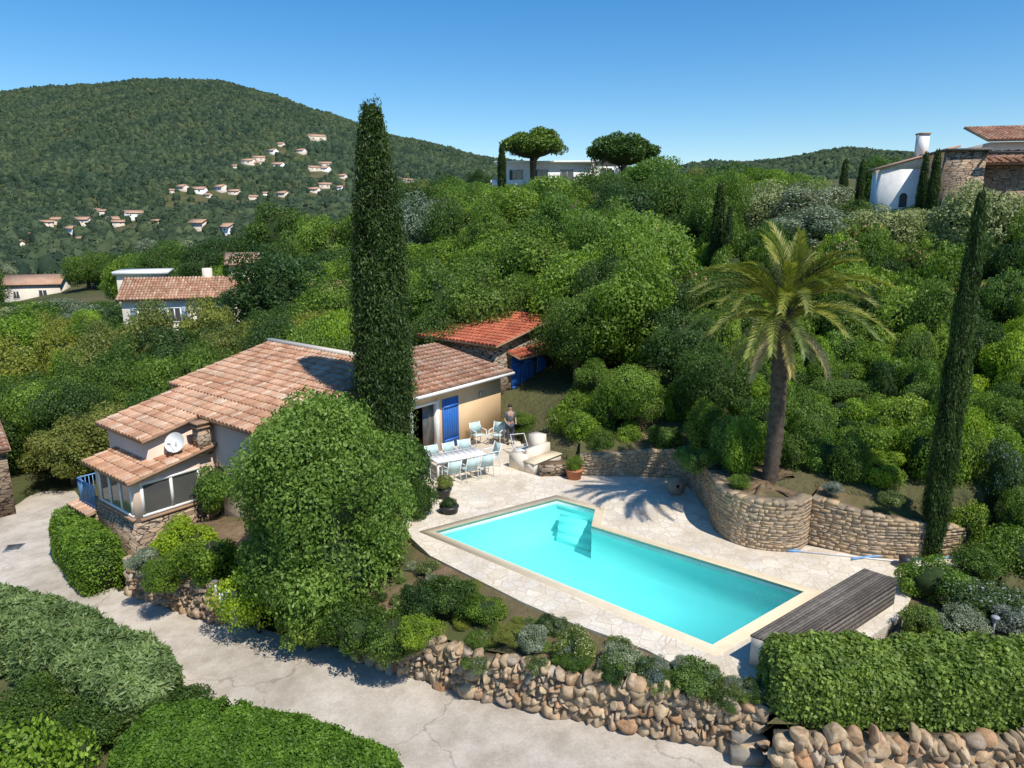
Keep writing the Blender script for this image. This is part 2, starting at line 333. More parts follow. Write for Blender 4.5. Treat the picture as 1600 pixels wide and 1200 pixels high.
for k,(w,zt) in enumerate([(.30,-.45),(.58,-.66),(.86,-.88)]):
    st=MB(); a=B_+e*.10+f*.03; b=B_+e*.97+f*.03; p=[a,b,b+f*w,a+f*w]
    st.hexa([(q.x,q.y,-1.098) for q in p]+[(q.x,q.y,zt) for q in p]); rel(st.build('pool_step',basin_m),pool)
# ------------------------------------------------------------ beds
def strip(name,outer,inner,mat,sub=4,nz=.05):
    m=MB(); V=[]; k=len(outer)
    for i in range(k):
        for s in range(sub+1):
            t=s/sub; o,n_=outer[i],inner[i]; V.append(tuple(o[c]*(1-t)+n_[c]*t+(random.uniform(-nz,nz) if c==2 and 0<s<sub else 0) for c in range(3)))
    m.add(V,[(i*(sub+1)+s,(i+1)*(sub+1)+s,(i+1)*(sub+1)+s+1,i*(sub+1)+s+1) for i in range(k-1) for s in range(sub)])
    return m.build(name,mat,smooth=True)
wtop=[(x+.05,y+.30,roadz(x)+1.05) for x,y in WW]
inn=[(-11.8,22.6,-.9),(-9.3,22,-.6),(-6.8,22,-.25),(-5,21.6,-.1)]+[(*G(*p),-.04) for p in [(635,800),(665,858),(800,928),(930,982),(1060,1038),(1185,1095)]]
struct(strip('garden_bed',wtop,inn,soil),'brown planting bed between the terrace and the boulder wall','garden bed')
inn2=[(-14.5,26,-2.0),(-9,26,-1),(-6,25.4,-.2),(-4.5,27,-.05),(*G(700,740),-.05)]
struct(strip('garden_soil',inn[:5],inn2,soil),'shaded soil between the villa and the pool terrace','garden soil')
BED2=[(4.9,11.85),(14,11.6),(17,16),(14.5,20),(11.9,18.9),(10.5,17.2),(9.7,15.5),(5.9,12.6)]
struct(sheet('garden_soil',BED2,lambda x,y:-.045,soil),'soil bed beside the wooden pool cover housing','garden soil')
def schist_wall(name,path,z0,zt,label,cat='stone wall',thick=.42,face=1):
    P=[Vector((*p,0)) for p in path]; root=thing(name,label,cat,(P[0].x,P[0].y,z0)); m=MB(); bk=MB()
    tot=0; seg=[]
    for a,b in zip(P,P[1:]): seg.append((tot,a,b,(b-a).length)); tot+=(b-a).length
    def at(s):
        for t0,a,b,l in seg:
            if s<=t0+l or (t0,a,b,l)==seg[-1]:
                d=(b-a)/l; return a+d*(s-t0),d
    off=root.location
    zf=lambda s: zt[0]+(zt[1]-zt[0])*s/tot
    z=z0
    while z<max(zt):
        h=random.uniform(.045,.13); s=random.uniform(-.2,0)
        while s<tot:
            l=random.uniform(.10,.38); s1=min(s+l-.01,tot); sa=max(s,0)
            if z+h*.6<zf(sa) and s1>sa+.03:
                pa,da=at(sa+.001); pb,db=at(s1-.001); na=Vector((da.y,-da.x,0))*face; nb=Vector((db.y,-db.x,0))*face
                o=random.uniform(.0,.014); zz=z+random.uniform(-.012,.012); hh=h-.009+random.uniform(-.016,.016); tl=random.uniform(-.016,.016)
                q=[pa+na*o,pb+nb*(o+random.uniform(-.005,.005)),pb-nb*.25,pa-na*.25]
                m.hexa([(v.x-off.x,v.y-off.y,zz-off.z+(tl if k_ in (1,2) else 0)) for k_,v in enumerate(q)]+[(v.x-off.x,v.y-off.y,zz+hh-off.z+(tl if k_ in (1,2) else 0)) for k_,v in enumerate(q)])
            s+=l
        z+=h
    k=40; pr=[]
    for i in range(k+1):
        p,d=at(tot*i/k*.9999); nn=Vector((d.y,-d.x,0))*face; pr.append((p-nn*.006,p-nn*thick,zf(tot*i/k)))
    V=[]
    for a,b,zz in pr: V+=[(a.x-off.x,a.y-off.y,-.3),(a.x-off.x,a.y-off.y,zz-.02-off.z),(b.x-off.x,b.y-off.y,zz-.02-off.z),(b.x-off.x,b.y-off.y,-.3)]
    bk.add(V,[(i*4+c,i*4+4+c,i*4+5+c,i*4+1+c) for i in range(k) for c in range(3)])
    m.build('stonework',schist,root); bk.build('wall_core',mortar,root); return root,pr
def smooth_path(px,n=18):
    P=[np.array(G(*p)) for p in px]; P=[2*P[0]-P[1]]+P+[2*P[-1]-P[-2]]; out=[]
    for i in range(1,len(P)-2):
        for k in range(4):
            t=k/4; a,b,c,d=P[i-1],P[i],P[i+1],P[i+2]
            out.append(tuple(.5*((2*b)+(c-a)*t+(2*a-5*b+4*c-d)*t*t+(3*b-a-3*c+d)*t**3)))
    out.append(tuple(P[-2])); return out
w1=smooth_path([(1105,800),(1112,822),(1130,840),(1165,855),(1215,862),(1246,860),(1262,850)])
w2=smooth_path([(1262,850),(1340,868),(1400,873),(1460,874),(1530,866)])
w0=smooth_path([(905,742),(960,744),(1020,745),(1060,750),(1085,772),(1105,800)])
_,pr1=schist_wall('retaining_wall',w1,0,(1.5,1.55),'curved schist retaining wall below the palm tree','stone wall')
_,pr2=schist_wall('retaining_wall',w2,0,(1.5,.8),'straight schist retaining wall running right from the curved bastion','stone wall')
_,pr0=schist_wall('retaining_wall',w0,0,(.75,1.45),'low schist wall at the back of the terrace by the millstone','stone wall')
for nm,pr,lb in (('bank_soil',pr1,'bare soil bank held by the curved retaining wall'),('bank_soil',pr2,'soil bank behind the straight retaining wall'),('bank_soil',pr0,'soil bank behind the low terrace wall')):
    o_=[(b.x,b.y,z-.04) for a,b,z in pr]; i_=[]
    for a,b,z in pr:
        d=(b-a).normalized(); q=b+d*2.0; i_.append((q.x,q.y,max(H1(q.x,q.y)+.03,z)))
    struct(strip(nm,o_,i_,soil),lb,'soil bank')
# boulder walls
import bmesh
def ico(sub):
    bm=bmesh.new(); bmesh.ops.create_icosphere(bm,subdivisions=sub,radius=1); V=np.array([v.co[:] for v in bm.verts]); Fc=np.array([[v.index for v in f.verts] for f in bm.faces]); bm.free(); return V,Fc
IV,IF=ico(2); IV3,IF3=ico(3)
def rock():
    v=IV3*1.08; v=np.sign(v)*np.abs(v)**.85
    for _ in range(11):
        n_=unit(rng.normal(size=(1,3)))[0]; d=rng.uniform(.58,.86); s=v@n_-d; v=v-np.where(s>0,s*.93,0)[:,None]*n_
    return v*1.05*(1+rng.normal(0,.014,(len(v),1)))
ROCKS=[rock() for _ in range(36)]
def boulder_wall(name,label,pts,h,size=.27):
    P=[Vector(p) for p in pts]; root=thing(name,label,'stone wall',tuple(P[0])); m=MB(); bk=MB(); o=P[0]
    for a,b in zip(P,P[1:]):
        L_=(b-a).length; d=(b-a)/L_; nn=Vector((d.y,-d.x,0)).normalized()
        z=-.05; r=0
        while z<h:
            s=random.uniform(0,size)
            rs=size*(1.4 if r==0 else random.uniform(.65,1.1))
            while s<L_:
                sz=rs*random.uniform(.5,1.75); hh=rs*random.uniform(.9,1.35)
                c=a+d*s+Vector((0,0,z+rs*.5+random.uniform(-.06,.06)))+nn*(random.uniform(-.04,.05)-.10*z)
                if c.z-(a.z+(b.z-a.z)*s/L_)<h+random.uniform(-.08,.10):
                    rot=np.array(Matrix.Rotation(math.atan2(d.y,d.x)+random.uniform(-.2,.2),3,'Z')@Matrix.Rotation(random.uniform(-.5,.5),3,'Y'))
                    v=random.choice(ROCKS)@np.array(Matrix.Rotation(random.choice((0,1.57,3.14,4.71)),3,'X')).T; v=v*[sz*.64,.20,hh*.61]; v=v@rot.T
                    m.add(v+np.array(c-o),IF3)
                s+=sz*1.0
            z+=rs*.84; r+=1
        off=nn*.09; o2=nn*-.01
        q=[a+off,b+off,b-nn*.35,a-nn*.35]; q2=[a+o2,b+o2,b-nn*.35,a-nn*.35]
        bk.hexa([(v.x-o.x,v.y-o.y,v.z-o.z-.2) for v in q]+[(v.x-o.x,v.y-o.y,v.z-o.z+h-.12) for v in q2])
    m.build('stonework',boulder,root); bk.build('wall_core',mortar,root); return root
W3=[(x,y,roadz(x)) for x,y in WW]
boulder_wall('boulder_wall','long boulder retaining wall between the drive and the pool terrace',W3[3:],1.1,.21)
boulder_wall('boulder_wall','short boulder wall left of the pale garden gate',W3[0:2],1.15,.20)
boulder_wall('boulder_wall','boulder wall below the ivy hedge in the near right corner',[(5.0,11.45,-1.1),(7.5,11.3,-1.05),(10.8,11.2,-1.0)],1.1,.25)
sp=thing('garden_steps','rough flat stone steps at the end of the boulder wall','steps',(4.45,12.0,-1.1))
for k in range(4):
    m=MB(); m.hexa([(-.1+.06*k,.0+.25*k,0),(.5+.04*k,-.1+.25*k,0),(.52+.04*k,.35+.25*k,0),(-.05+.06*k,.42+.25*k,0),(-.1+.06*k,.0+.25*k,.25*(k+1)),(.5+.04*k,-.1+.25*k,.25*(k+1)),(.52+.04*k,.35+.25*k,.25*(k+1)),(-.05+.06*k,.42+.25*k,.25*(k+1))]); m.build('step',greystone,sp)
# ------------------------------------------------------------ foliage makers
def leaves(m,P,Nn,size,asp=1.6,up=None,r=rng,mi=0):
    n=len(P); rd=r.normal(size=(n,3)) if up is None else up
    T=unit(rd-Nn*np.sum(rd*Nn,1,keepdims=True)); B=np.cross(Nn,T); s=size*r.uniform(.6,1.35,(n,1))
    V=np.stack([P+T*s*asp*.5,P+B*s*.5,P-T*s*asp*.5,P-B*s*.5],1).reshape(-1,3)
    k=np.arange(n)*4; m.add(V,np.stack([k,k+1,k+2,k+3],1),mi)
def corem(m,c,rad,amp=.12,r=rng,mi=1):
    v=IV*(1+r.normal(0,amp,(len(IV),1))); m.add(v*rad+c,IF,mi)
def crown(n,seed,c,rad,ncl,clr,leaf,cr_=.60,asp=1.6,zmin=None,spread=(.5,.8),m=None,qmin=.45,lob=0):
    r=np.random.default_rng(seed); c=np.array(c,float); rad=np.array(rad,float); m=m or MB()
    d=unit(r.normal(size=(ncl,3))); rr_=r.uniform(*spread,(ncl,1))
    if lob:
        ax=unit(r.normal(size=(6,3))); am=r.uniform(-.5,1,6); rr_=rr_*(1+lob*((np.clip(d@ax.T,0,1)**3)@am)[:,None])
    cc=c+d*rad*rr_; cs=r.uniform(clr*.5,clr*1.5,ncl)
    k=r.choice(ncl,n,p=cs**2/np.sum(cs**2)); dd=unit(r.normal(size=(n,3))+[0,0,.25])
    P=cc[k]+dd*(cs[k]*r.uniform(.7,1.15,n))[:,None]*rad.mean()*np.array([1,1,.8])
    q=np.linalg.norm((P-c)/rad,axis=1); keep=q>qmin
    if zmin is not None: keep&=P[:,2]>zmin
    P=P[keep];dd=dd[keep]
    Nn=unit(dd*.7+.35*unit(P-c)+.75*r.normal(size=P.shape)*.9)
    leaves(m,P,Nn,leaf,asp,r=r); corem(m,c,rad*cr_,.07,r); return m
def trunkm(h,r0,seed,limbs=5,fork=.45,spread=.5,stems=1):
    r=random.Random(seed); m=MB()
    for s in range(stems):
        bx=(s-(stems-1)/2)*.12
        m.tube([(bx,0,-.3*h),(bx*1.6,.02,h*fork*.5),(bx*3+r.uniform(-.04,.04),r.uniform(-.04,.04),h*fork),(bx*4,0,h*.85)],[r0*1.25,r0,r0*.75,r0*.25],7)
    for k in range(limbs):
        t=2*math.pi*k/limbs+r.uniform(-.4,.4); z=h*fork*r.uniform(.75,1.05)
        m.tube([(0,0,z),(math.cos(t)*spread*.45,math.sin(t)*spread*.45,z+h*.14),(math.cos(t)*spread,math.sin(t)*spread,h*r.uniform(.65,.85))],[r0*.55,r0*.4,r0*.12],5)
    return m
PROTO={}
def proto(kind,h,crowns,trunk): PROTO[kind]=(h,[c.mesh(kind+'_crown',[L[kind] if kind in L else L[kind.split('_')[0]],core]) for c in crowns],trunk.mesh(kind+'_trunk',bark,True))
for kd,sd in (('oak',10),('dark',20),('bright',30),('olive',40),('yellow',50)):
    proto(kd,2.1,[crown(20000,sd+i,(0,0,1.12),(1,1,.93),(34,48,60,42)[i],(.36,.30,.25,.33)[i],.036,cr_=(.5,.56,.6,.52)[i],lob=(.35,.25,.2,.45)[i]) for i in range(4)],trunkm(2.1,.09,sd))
for kd,sd in (('oak_s',60),('dark_s',63),('bright_s',66),('pink_s',69),('lime_s',72),('olive_s',76),('grey_s',79),('purple_s',83),('ivy_s',86)):
    proto(kd,1.2,[crown(10500,sd+i,(0,0,.55),(1,1,.66),(26,38)[i],(.36,.28)[i],.044,zmin=.0,lob=(.35,.2)[i]) for i in range(2)],trunkm(1.2,.06,sd,4,.3,.4))
def pine_crown(seed):
    r=np.random.default_rng(seed); m=MB(); ncl=75
    a=r.uniform(0,6.283,ncl); q=np.sqrt(r.uniform(0,1,ncl))*.84; cc=np.stack([q*np.cos(a),q*np.sin(a),1.0+.86*np.sqrt(np.maximum(0,1-q*q))*r.uniform(.45,1,ncl)],1)
    n=16000; k=r.integers(0,ncl,n); dd=unit(r.normal(size=(n,3))+[0,0,.3]); P=cc[k]+dd*r.uniform(.14,.25,(n,1))*np.array([1,1,.8])
    leaves(m,P,unit(dd*.6+.8*r.normal(size=dd.shape)),.045,1.8,r=r); corem(m,np.array([0,0,1.36]),np.array([.72,.72,.38]),.06,r); return m
proto('pine',2.05,[pine_crown(5),pine_crown(6)],trunkm(2.05,.06,9,6,.5,.55,2))
def cyp(n,seed,leaf,ncl,hh=12.,rag=.12):
    r=np.random.default_rng(seed); m=MB()
    def pr(z): t=np.clip(z/hh,0,1); return 1.38*(t+.12)**.36*(1-t)**.62
    z=r.uniform(.03,.985,ncl)*hh*.97; a=r.uniform(0,6.283,ncl); R0=pr(z)*.78*r.uniform(1-rag*1.3,1+rag,ncl); cc=np.stack([R0*np.cos(a),R0*np.sin(a),z],1)
    k=r.integers(0,ncl,n); dd=unit(r.normal(size=(n,3))); sc=(.06+.17*pr(z[k]))[:,None]*r.uniform(.6,1.35,ncl)[k][:,None]
    P=cc[k]+dd*sc*np.array([1,1,3.6])*r.uniform(.6,1.3,(n,1))
    rad=np.stack([P[:,0],P[:,1],0*P[:,0]],1); Nn=unit(unit(rad)*.5+.9*r.normal(size=P.shape)+dd*.3)
    up=np.tile([0,0,1.],(n,1))+.45*r.normal(size=(n,3)); leaves(m,P,Nn,leaf,3.4,up,r)
    zz=np.linspace(.3,hh*.97,16); m.tube([(0,0,q) for q in zz],list(pr(zz)*.62),12,1); return m
PROTO['cypress']=(12.,[cyp(24000,3,.075,330).mesh('cypress_crown',[L['cypress'],core])],trunkm(3,.16,4,0).mesh('cypress_trunk',bark,True))
def plant(kind,x,y,r,h,label,group=None,name='tree',cat='tree',z=None,rz=None):
    hu,cm,tm=PROTO[kind]; zz=H1(x,y) if z is None else z; u=1
    if name=='tree':
        name={'oak':'oak_tree','dark':'evergreen_tree','bright':'broadleaf_tree','yellow':'broadleaf_tree','olive':'olive_tree','pine':'pine_tree'}.get(kind,'tree'); u=random.uniform(.86,1.16)
    t=thing(name,label,cat,(x,y,zz),random.uniform(0,6.28) if rz is None else rz,group,(r*u,r/u,h/hu))
    link('crown' if name!='shrub' else 'foliage',random.choice(cm),t); link('trunk' if name!='shrub' else 'stems',tm,t); return t
PLACED=[]; CAND=[]
def occ(x,y,z,r,h,cb=None):
    px,tp=rowof(x,y,z+h); _,bs=rowof(x,y,z+h*.12); CAND.append((y,px,tp,max(bs,tp+3),r*F/y,cb))
def tree(px,top,D,wpx,kind,label,group=None,name='tree',cat='tree',zb=None):
    x,y,zt=GD(px,top,D); r=wpx/2*D/F
    z=H1(x,y) if zb is None else zb; PLACED.append((x,y,r)); occ(x,y,z,r,zt-z); return plant(kind,x,y,r,zt-z,label,group,name,cat,z)
for a in [(430,305,95,95,'dark','dark tall tree rising above the valley left of the big cypress'),
(420,388,56,150,'dark','broad dark oak standing right of the neighbouring tiled house'),(500,335,88,80,'bright','light green rounded tree just left of the big cypress'),
(235,470,46,110,'yellow','yellowish green tree in front of the neighbouring tiled house'),(318,458,47,105,'yellow','thin olive brown tree at the right corner of the neighbouring house'),
(165,520,44,110,'yellow','brownish green tree behind the left end of the villa roof'),(45,585,40,180,'oak','wide oak at the left edge above the drive'),(135,596,41,130,'dark','dark oak beside the left end of the villa'),
(690,272,98,70,'dark','dark treetop right of the big cypress on the ridge'),(748,262,100,40,'dark','small dark treetop left of the white ridge house'),
(660,305,70,110,'olive','pale olive green tree beside the big cypress trunk'),(722,300,72,120,'oak','oak in the upper wood right of the big cypress'),(800,286,64,140,'oak','large oak below the white ridge house'),
(765,360,50,150,'oak','oak above the red tiled roof in the middle of the wood'),(872,270,70,130,'bright','light green oak right below the ridge house'),(700,408,42,150,'dark','dark oak behind the stone outbuilding roof'),
(835,345,46,150,'oak','oak above the right end of the red roof'),(948,262,68,120,'dark','dark oak below the right umbrella pine'),(1025,243,75,110,'bright','light green tree right of the umbrella pines on the skyline'),
(905,385,38,160,'bright','bright oak left of centre on the wooded bank'),(1010,325,40,170,'bright','tall bright oak in the centre of the wood'),(985,400,33,180,'oak','big oak just behind the low terrace wall'),
(905,455,33,120,'oak','oak beside the blue shutters of the stone outbuilding'),(1070,475,30,130,'dark','dark tree left of the palm crown'),(1150,256,80,130,'oak','wide tree on the skyline above the cypress pair'),
(1095,262,84,80,'yellow','yellowish tree on the skyline right of the pines'),(1205,262,82,80,'oak','rounded tree on the skyline before the far hill'),(1200,285,56,110,'olive','grey green olive tree left on the upper terrace'),
(1262,280,54,130,'olive','large silvery olive tree on the upper terrace'),(1285,330,46,130,'olive','low spreading olive tree above the palm'),(1385,315,43,110,'olive','olive tree in front of the white upper house'),
(1535,272,38,140,'olive','silvery olive tree against the stone upper house'),(1380,238,90,70,'oak','dark green tree behind the white upper house'),(1110,540,26.5,110,'dark','dark tree directly left of the palm trunk'),(1310,590,26,110,'oak','leafy tree directly right of the palm trunk'),
(1000,570,27.5,100,'bright','small bright tree behind the low schist wall'),(930,560,30,90,'oak','small oak behind the masonry bench')]:
    tree(*a)
for a in [(834,196,108,100,'left umbrella pine with twin trunks beside the white ridge house'),(975,203,104,108,'right umbrella pine standing alone on the ridge')]:
    tree(a[0],a[1],a[2],a[3],'pine',a[4],'umbrella pines on the ridge','umbrella_pine','pine tree')
for a in [(784,222,104,17,'thin cypress at the left end of the white ridge house'),(1127,282,44,30,'taller cypress of the pair above the palm'),(1142,318,43,20,'shorter cypress of the pair above the palm'),
(1322,246,58,19,'leftmost thin cypress near the white upper house'),(1349,246,60,15,'second thin cypress left of the white upper house'),(1449,234,46,19,'cypress against the right end of the white upper house'),(1467,230,45,23,'thicker cypress between the white house and the stone house')]:
    tree(a[0],a[1],a[2],a[3],'cypress',a[4],None,'cypress_tree','cypress')
bigc=cyp(110000,11,.034,850,rag=.15)
PROTO['big']=(12.,[bigc.mesh('big_cypress_crown',[L['cypress'],core])],trunkm(3,.2,4,0).mesh('big_cypress_trunk',bark,True))
plant('big',-4.45,24.0,1.25,13.5,'towering dark cypress in front of the villa, tallest tree here',None,name='cypress_tree',cat='cypress',z=-.15); occ(-4.4,24,0,.9,12)
slim=cyp(52000,13,.05,420,rag=.2)
PROTO['slim']=(12.,[slim.mesh('slim_cypress_crown',[L['cypress'],core])],trunkm(3,.2,4,0).mesh('slim_cypress_trunk',bark,True))
plant('slim',11.9,18.6,.42,10.3,'tall slim cypress at the right beside the retaining wall',None,name='cypress_tree',cat='cypress',z=.0)
c=crown(80000,91,(0,0,1.45),(1,1,1.03),110,.26,.0225,.74,2.1,spread=(.58,.84),qmin=.62,lob=.18)
crown(42000,92,(.0,.0,.72),(1.0,1.0,.85),80,.25,.0225,.78,2.1,spread=(.64,.86),m=c,qmin=.68,lob=.12)
PROTO['bigbush']=(2.45,[c.mesh('laurel_crown',[L['bush'],core])],trunkm(2.2,.07,91).mesh('laurel_trunk',bark,True))
plant('bigbush',-5.45,18.75,2.42,6.5,'huge rounded green laurel bush between villa and drive',None,'laurel_tree','tree',z=-1.75,rz=0); occ(-5.3,18.6,-1,2.3,5)
PLACED.append((-5,18.9,3))
plant('dark_s',-3.55,22.6,1.0,2.3,'dark green bush at the foot of the towering cypress',None,'shrub','shrub',z=-.1)
# ---- palm
palm=thing('palm_tree','date palm with arching fronds on the bank above the curved wall','palm tree',(7.95,20.7,1.55))
m=MB(); pts=[];rad=[]
for k in range(45):
    z=-.2+k*.12; pts.append((.05*math.sin(z*.8),0,z)); rad.append((.265 if k%2 else .22)*(1.05 if z<.3 else 1)*(1+.25*max(0,z-4.6)))
m.tube(pts,rad,12); m.build('trunk',palmbark,palm)
def frond(L_,rise,droop,seed,w=.42):
    r=np.random.default_rng(seed); m=MB(); n=18; s=np.linspace(0,1,n)
    an=rise-droop*s**1.4; dx=np.cos(an)*L_/n; dz=np.sin(an)*L_/n; x=np.cumsum(dx); z=np.cumsum(dz)
    m.tube([(a,0,b) for a,b in zip(x,z)],list(np.linspace(.032,.006,n)),4)
    k=90; t=np.linspace(.1,1,k); px=np.interp(t,s,x); pz=np.interp(t,s,z); aa=np.interp(t,s,an)
    V=[];Fc=[]
    for side in (-1,1):
        for i in range(k):
            l=w*(.35+.65*math.sin(min(1,t[i]*1.15)*math.pi*.85))*r.uniform(.8,1.15); fw=.7+.7*t[i]; ca_,sa_=math.cos(aa[i]),math.sin(aa[i]); lift=r.uniform(.0,.6)
            d=np.array([fw*ca_-lift*sa_,side*.75,fw*sa_+lift*ca_]); d/=np.linalg.norm(d); b=np.array([px[i],0,pz[i]]); wv=np.array([ca_,0,sa_])*.0135
            tip=b+d*l+np.array([0,0,-.12*l]); mid=b+d*l*.5
            j=len(V); V+=[b-wv*.6,b+wv*.6,mid+wv,tip,mid-wv]; Fc.append((j,j+1,j+2,j+3,j+4))
    m.add(V,Fc); return m
FR=[frond(2.5,1.4,.8,1),frond(2.9,1.12,1.2,2),frond(3.05,.8,1.35,3),frond(2.9,.42,1.25,4),frond(2.1,-.35,1.1,5,.36)]
FM=[f.mesh('frond',L['palm'] if i<4 else L['palmdead']) for i,f in enumerate(FR)]
for ring,(cnt,k,zz) in enumerate([(9,0,5.3),(16,1,5.25),(20,2,5.15),(18,3,5.0),(11,4,4.85)]):
    for i in range(cnt):
        o=link('frond',FM[k],palm); o.location=(0,0,zz); o.rotation_euler=(random.uniform(-.3,.3),random.uniform(-.2,.2),2*math.pi*(i+random.uniform(-.3,.3))/cnt+ring*.4); s=random.uniform(.82,1.1); o.scale=(s,s,s)
m=MB(); corem(m,np.array([0,0,5.0]),np.array([.33,.33,.4]),.1,mi=0); m.build('crownshaft',palmbark,palm)
# ---- hedges
def hedge(name,label,path,w,h,mat,leaf,n,asp=1.6,cat='hedge',bump=.05,pw=6,group=None):
    P=[np.array(p,float) for p in path]; o=P[0]; root=thing(name,label,cat,tuple(P[0]),0,group); m=MB()
    ls=[np.linalg.norm(b-a) for a,b in zip(P,P[1:])]; cum=np.concatenate([[0],np.cumsum(ls)]); tot=cum[-1]
    s=rng.uniform(0,tot,n); u=rng.uniform(0,2*h+w,n)
    a=np.where(u<h,-1,np.where(u>h+w,1,2*(u-h)/w-1)); b=np.where(u<h,u/h,np.where(u>h+w,(u-h-w)/h,1.))
    kk=(np.abs(a)**pw+np.abs(b)**pw)**(-1/pw); na=np.abs(a*kk)**(pw-1)*np.sign(a); nb=(b*kk)**(pw-1)
    PX=[np.interp(s,cum,[p[c] for p in P]) for c in range(3)]; base=np.stack(PX,1)
    k=np.clip(np.searchsorted(cum,s)-1,0,len(ls)-1); dr=unit(np.array([(b_-a_) for a_,b_ in zip(P,P[1:])]))[k]; sd=unit(np.stack([dr[:,1],-dr[:,0],0*s],1))
    e=np.abs(2*s/tot-1); taper=np.clip(1-e**14,0,1)**.5
    nz=1+bump*(np.sin(s*3.1+a*4)+np.sin(s*7.3-b*7)+np.sin(s*1.3+2)+np.sin(s*5+a*9))
    cx=a*kk*w/2*taper*nz; cz=b*kk*h*(.3+.7*taper)*nz
    Q=base+sd*cx[:,None]+np.stack([0*s,0*s,cz],1)+rng.normal(0,.035,(n,3))-o
    nn=unit(sd*na[:,None]+np.array([0,0,1])*nb[:,None]+dr*((2*s/tot-1)**13)[:,None]+.7*rng.normal(size=(n,3)))
    leaves(m,Q,nn,leaf,asp)
    for a_,b_ in zip(P,P[1:]):
        d=(b_-a_)/np.linalg.norm(b_-a_); sv=np.array([d[1],-d[0],0])*w*.38; aa=a_+d*.25-o; bb=b_-d*.25-o; hv=np.array([0,0,h*.82])
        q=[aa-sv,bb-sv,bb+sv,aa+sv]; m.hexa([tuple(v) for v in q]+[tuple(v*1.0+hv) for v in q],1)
    m.build('foliage',[mat,core],root); return root
hedge('ivy_hedge','thick clipped ivy hedge on the boulder wall, near right corner',[(5.1,12.65,-.1),(7.5,12.55,-.1),(10.9,12.45,-.1)],1.6,1.12,L['ivy'],.07,46000,1.25,bump=.03)
def pr_(a,b,dz=0): x,y=GR(a,b); return (x,y,roadz(x)+dz)
hedge('oleander_hedge','loose grey green oleander hedge at the left edge of the drive',[pr_(-60,985),pr_(60,1025),pr_(180,1085),pr_(250,1130)],1.8,1.4,L['oleander'],.055,48000,3.8,bump=.035,pw=5)
hedge('clipped_hedge','bright green clipped hedge at the bottom beside the drive',[pr_(195,1185),pr_(330,1180),pr_(450,1215),pr_(600,1285)],2.0,.75,L['clip'],.045,64000,1.6,bump=.02)
hedge('clipped_hedge','rounded clipped green hedge at the foot of the villa corner',[pr_(112,855),pr_(150,905),pr_(172,925)],1.35,1.75,L['clip'],.055,26000,1.4,bump=.02,pw=4)
plant('bright_s',*GR(30,1290)[:2],1.35,2.1,'bright leafed shrub in the bottom left corner',None,'shrub','shrub',z=-2.1)
for px,py,lb in [(110,1190,'dark shaded shrub between the two hedges at bottom left'),(60,1130,'dark shrub behind the oleander hedge at bottom left'),(150,1150,'dark shrub left of the clipped bottom hedge'),(275,1115,'dark shrub in the gap between oleander and clipped hedge')]:
    plant('dark_s',*GR(px,py)[:2],.95,.75,lb,None,'shrub','shrub',z=-2.1)
bed=[(700,955,.75,.8,'dark_s','dark green leafy shrub at the left end of the bed'),(760,965,.6,.55,'oak_s','low spreading shrub second from the left in the bed'),(832,1012,.42,.55,'grey_s','blue grey santolina cushion in the bed'),
(800,1000,.4,.4,'yellow','yellowish dry shrub behind the blue grey cushion'),(900,1020,.48,.6,'purple_s','bushy shrub dotted with pale flowers in the bed'),(970,1045,.5,.6,'grey_s','grey lavender clump in the middle of the bed'),(1015,1060,.4,.5,'purple_s','lavender shrub with pale flowers right of the grey clump'),
(1085,1075,.6,.7,'ivy_s','rounded olive green shrub near the right end of the bed'),(1130,1100,.4,.45,'dark_s','small dark shrub at the right end of the bed'),(860,985,.4,.4,'dark_s','small dark plant by the paving in the bed'),(735,925,.4,.35,'yellow','dry yellow plant against the paving edge'),
(660,960,.6,.9,'dark_s','dark shrub under the edge of the big laurel'),(650,1000,.5,.6,'lime_s','lime green creeper hanging over the boulder wall')]
for px,py,r_,h_,kd,lb in bed:
    x,y=G(px,py,-.25); plant(kd,x,y,r_,h_,lb,None,'shrub','shrub',z=-.30)
an_={'oak_s':'mid green','dark_s':'dark green','purple_s':'pale flowering','ivy_s':'fresh green','yellow':'dry yellowish','grey_s':'silver grey'}
for i in range(84):
    t=random.uniform(3.2,8.95); k=int(t); a,b=Vector(wtop[k]),Vector(wtop[k+1]); p=a.lerp(b,t-k); d=random.choice((random.uniform(-.22,.1),random.uniform(0,.9))); p2=p+(Vector(inn[k]).lerp(Vector(inn[k+1]),t-k)-p)*d*.8
    kd=random.choice(list(an_)+['dark_s','oak_s','purple_s']); r_=random.uniform(.14,.36); plant(kd,p2.x,p2.y,r_,r_*random.uniform(.8,1.3),an_[kd]+' small plant among those above the boulder wall','small plants above the boulder wall','shrub','shrub',z=p2.z-.04)
for px,py,r_,h_,kd,lb,z in [(290,850,1.0,1.4,'lime_s','yellow green shrub below the villa windows',-1.3),(345,760,1.1,2.0,'bright_s','bright shrub between villa wall and laurel',-.7),(330,880,1.0,1.5,'oak_s','green shrub above the short boulder wall',-1.2),
(400,935,.9,1.5,'lime_s','lime green ivy mound right of the garden gate',-1.5),(480,975,.9,1.3,'ivy_s','ivy mound below the big laurel',-1.6),(255,905,.6,.9,'oak_s','small shrub on the short boulder wall',-1.2),(225,880,.5,.8,'grey_s','spiky grey green agave like plant by the villa corner',-1.0),(560,985,.9,1.2,'dark_s','dark shrub spilling over the boulder wall',-1.2),
(655,790,.55,1.1,'dark_s','dark shrub by the terrace left of the flower pot',-.05),(615,1000,.8,1.2,'oak_s','green shrub under the laurel at the wall corner',-1.0)]:
    x,y=G(px,py,z+.4*h_); plant(kd,x,y,r_,h_,lb,None,'shrub','shrub',z=z)
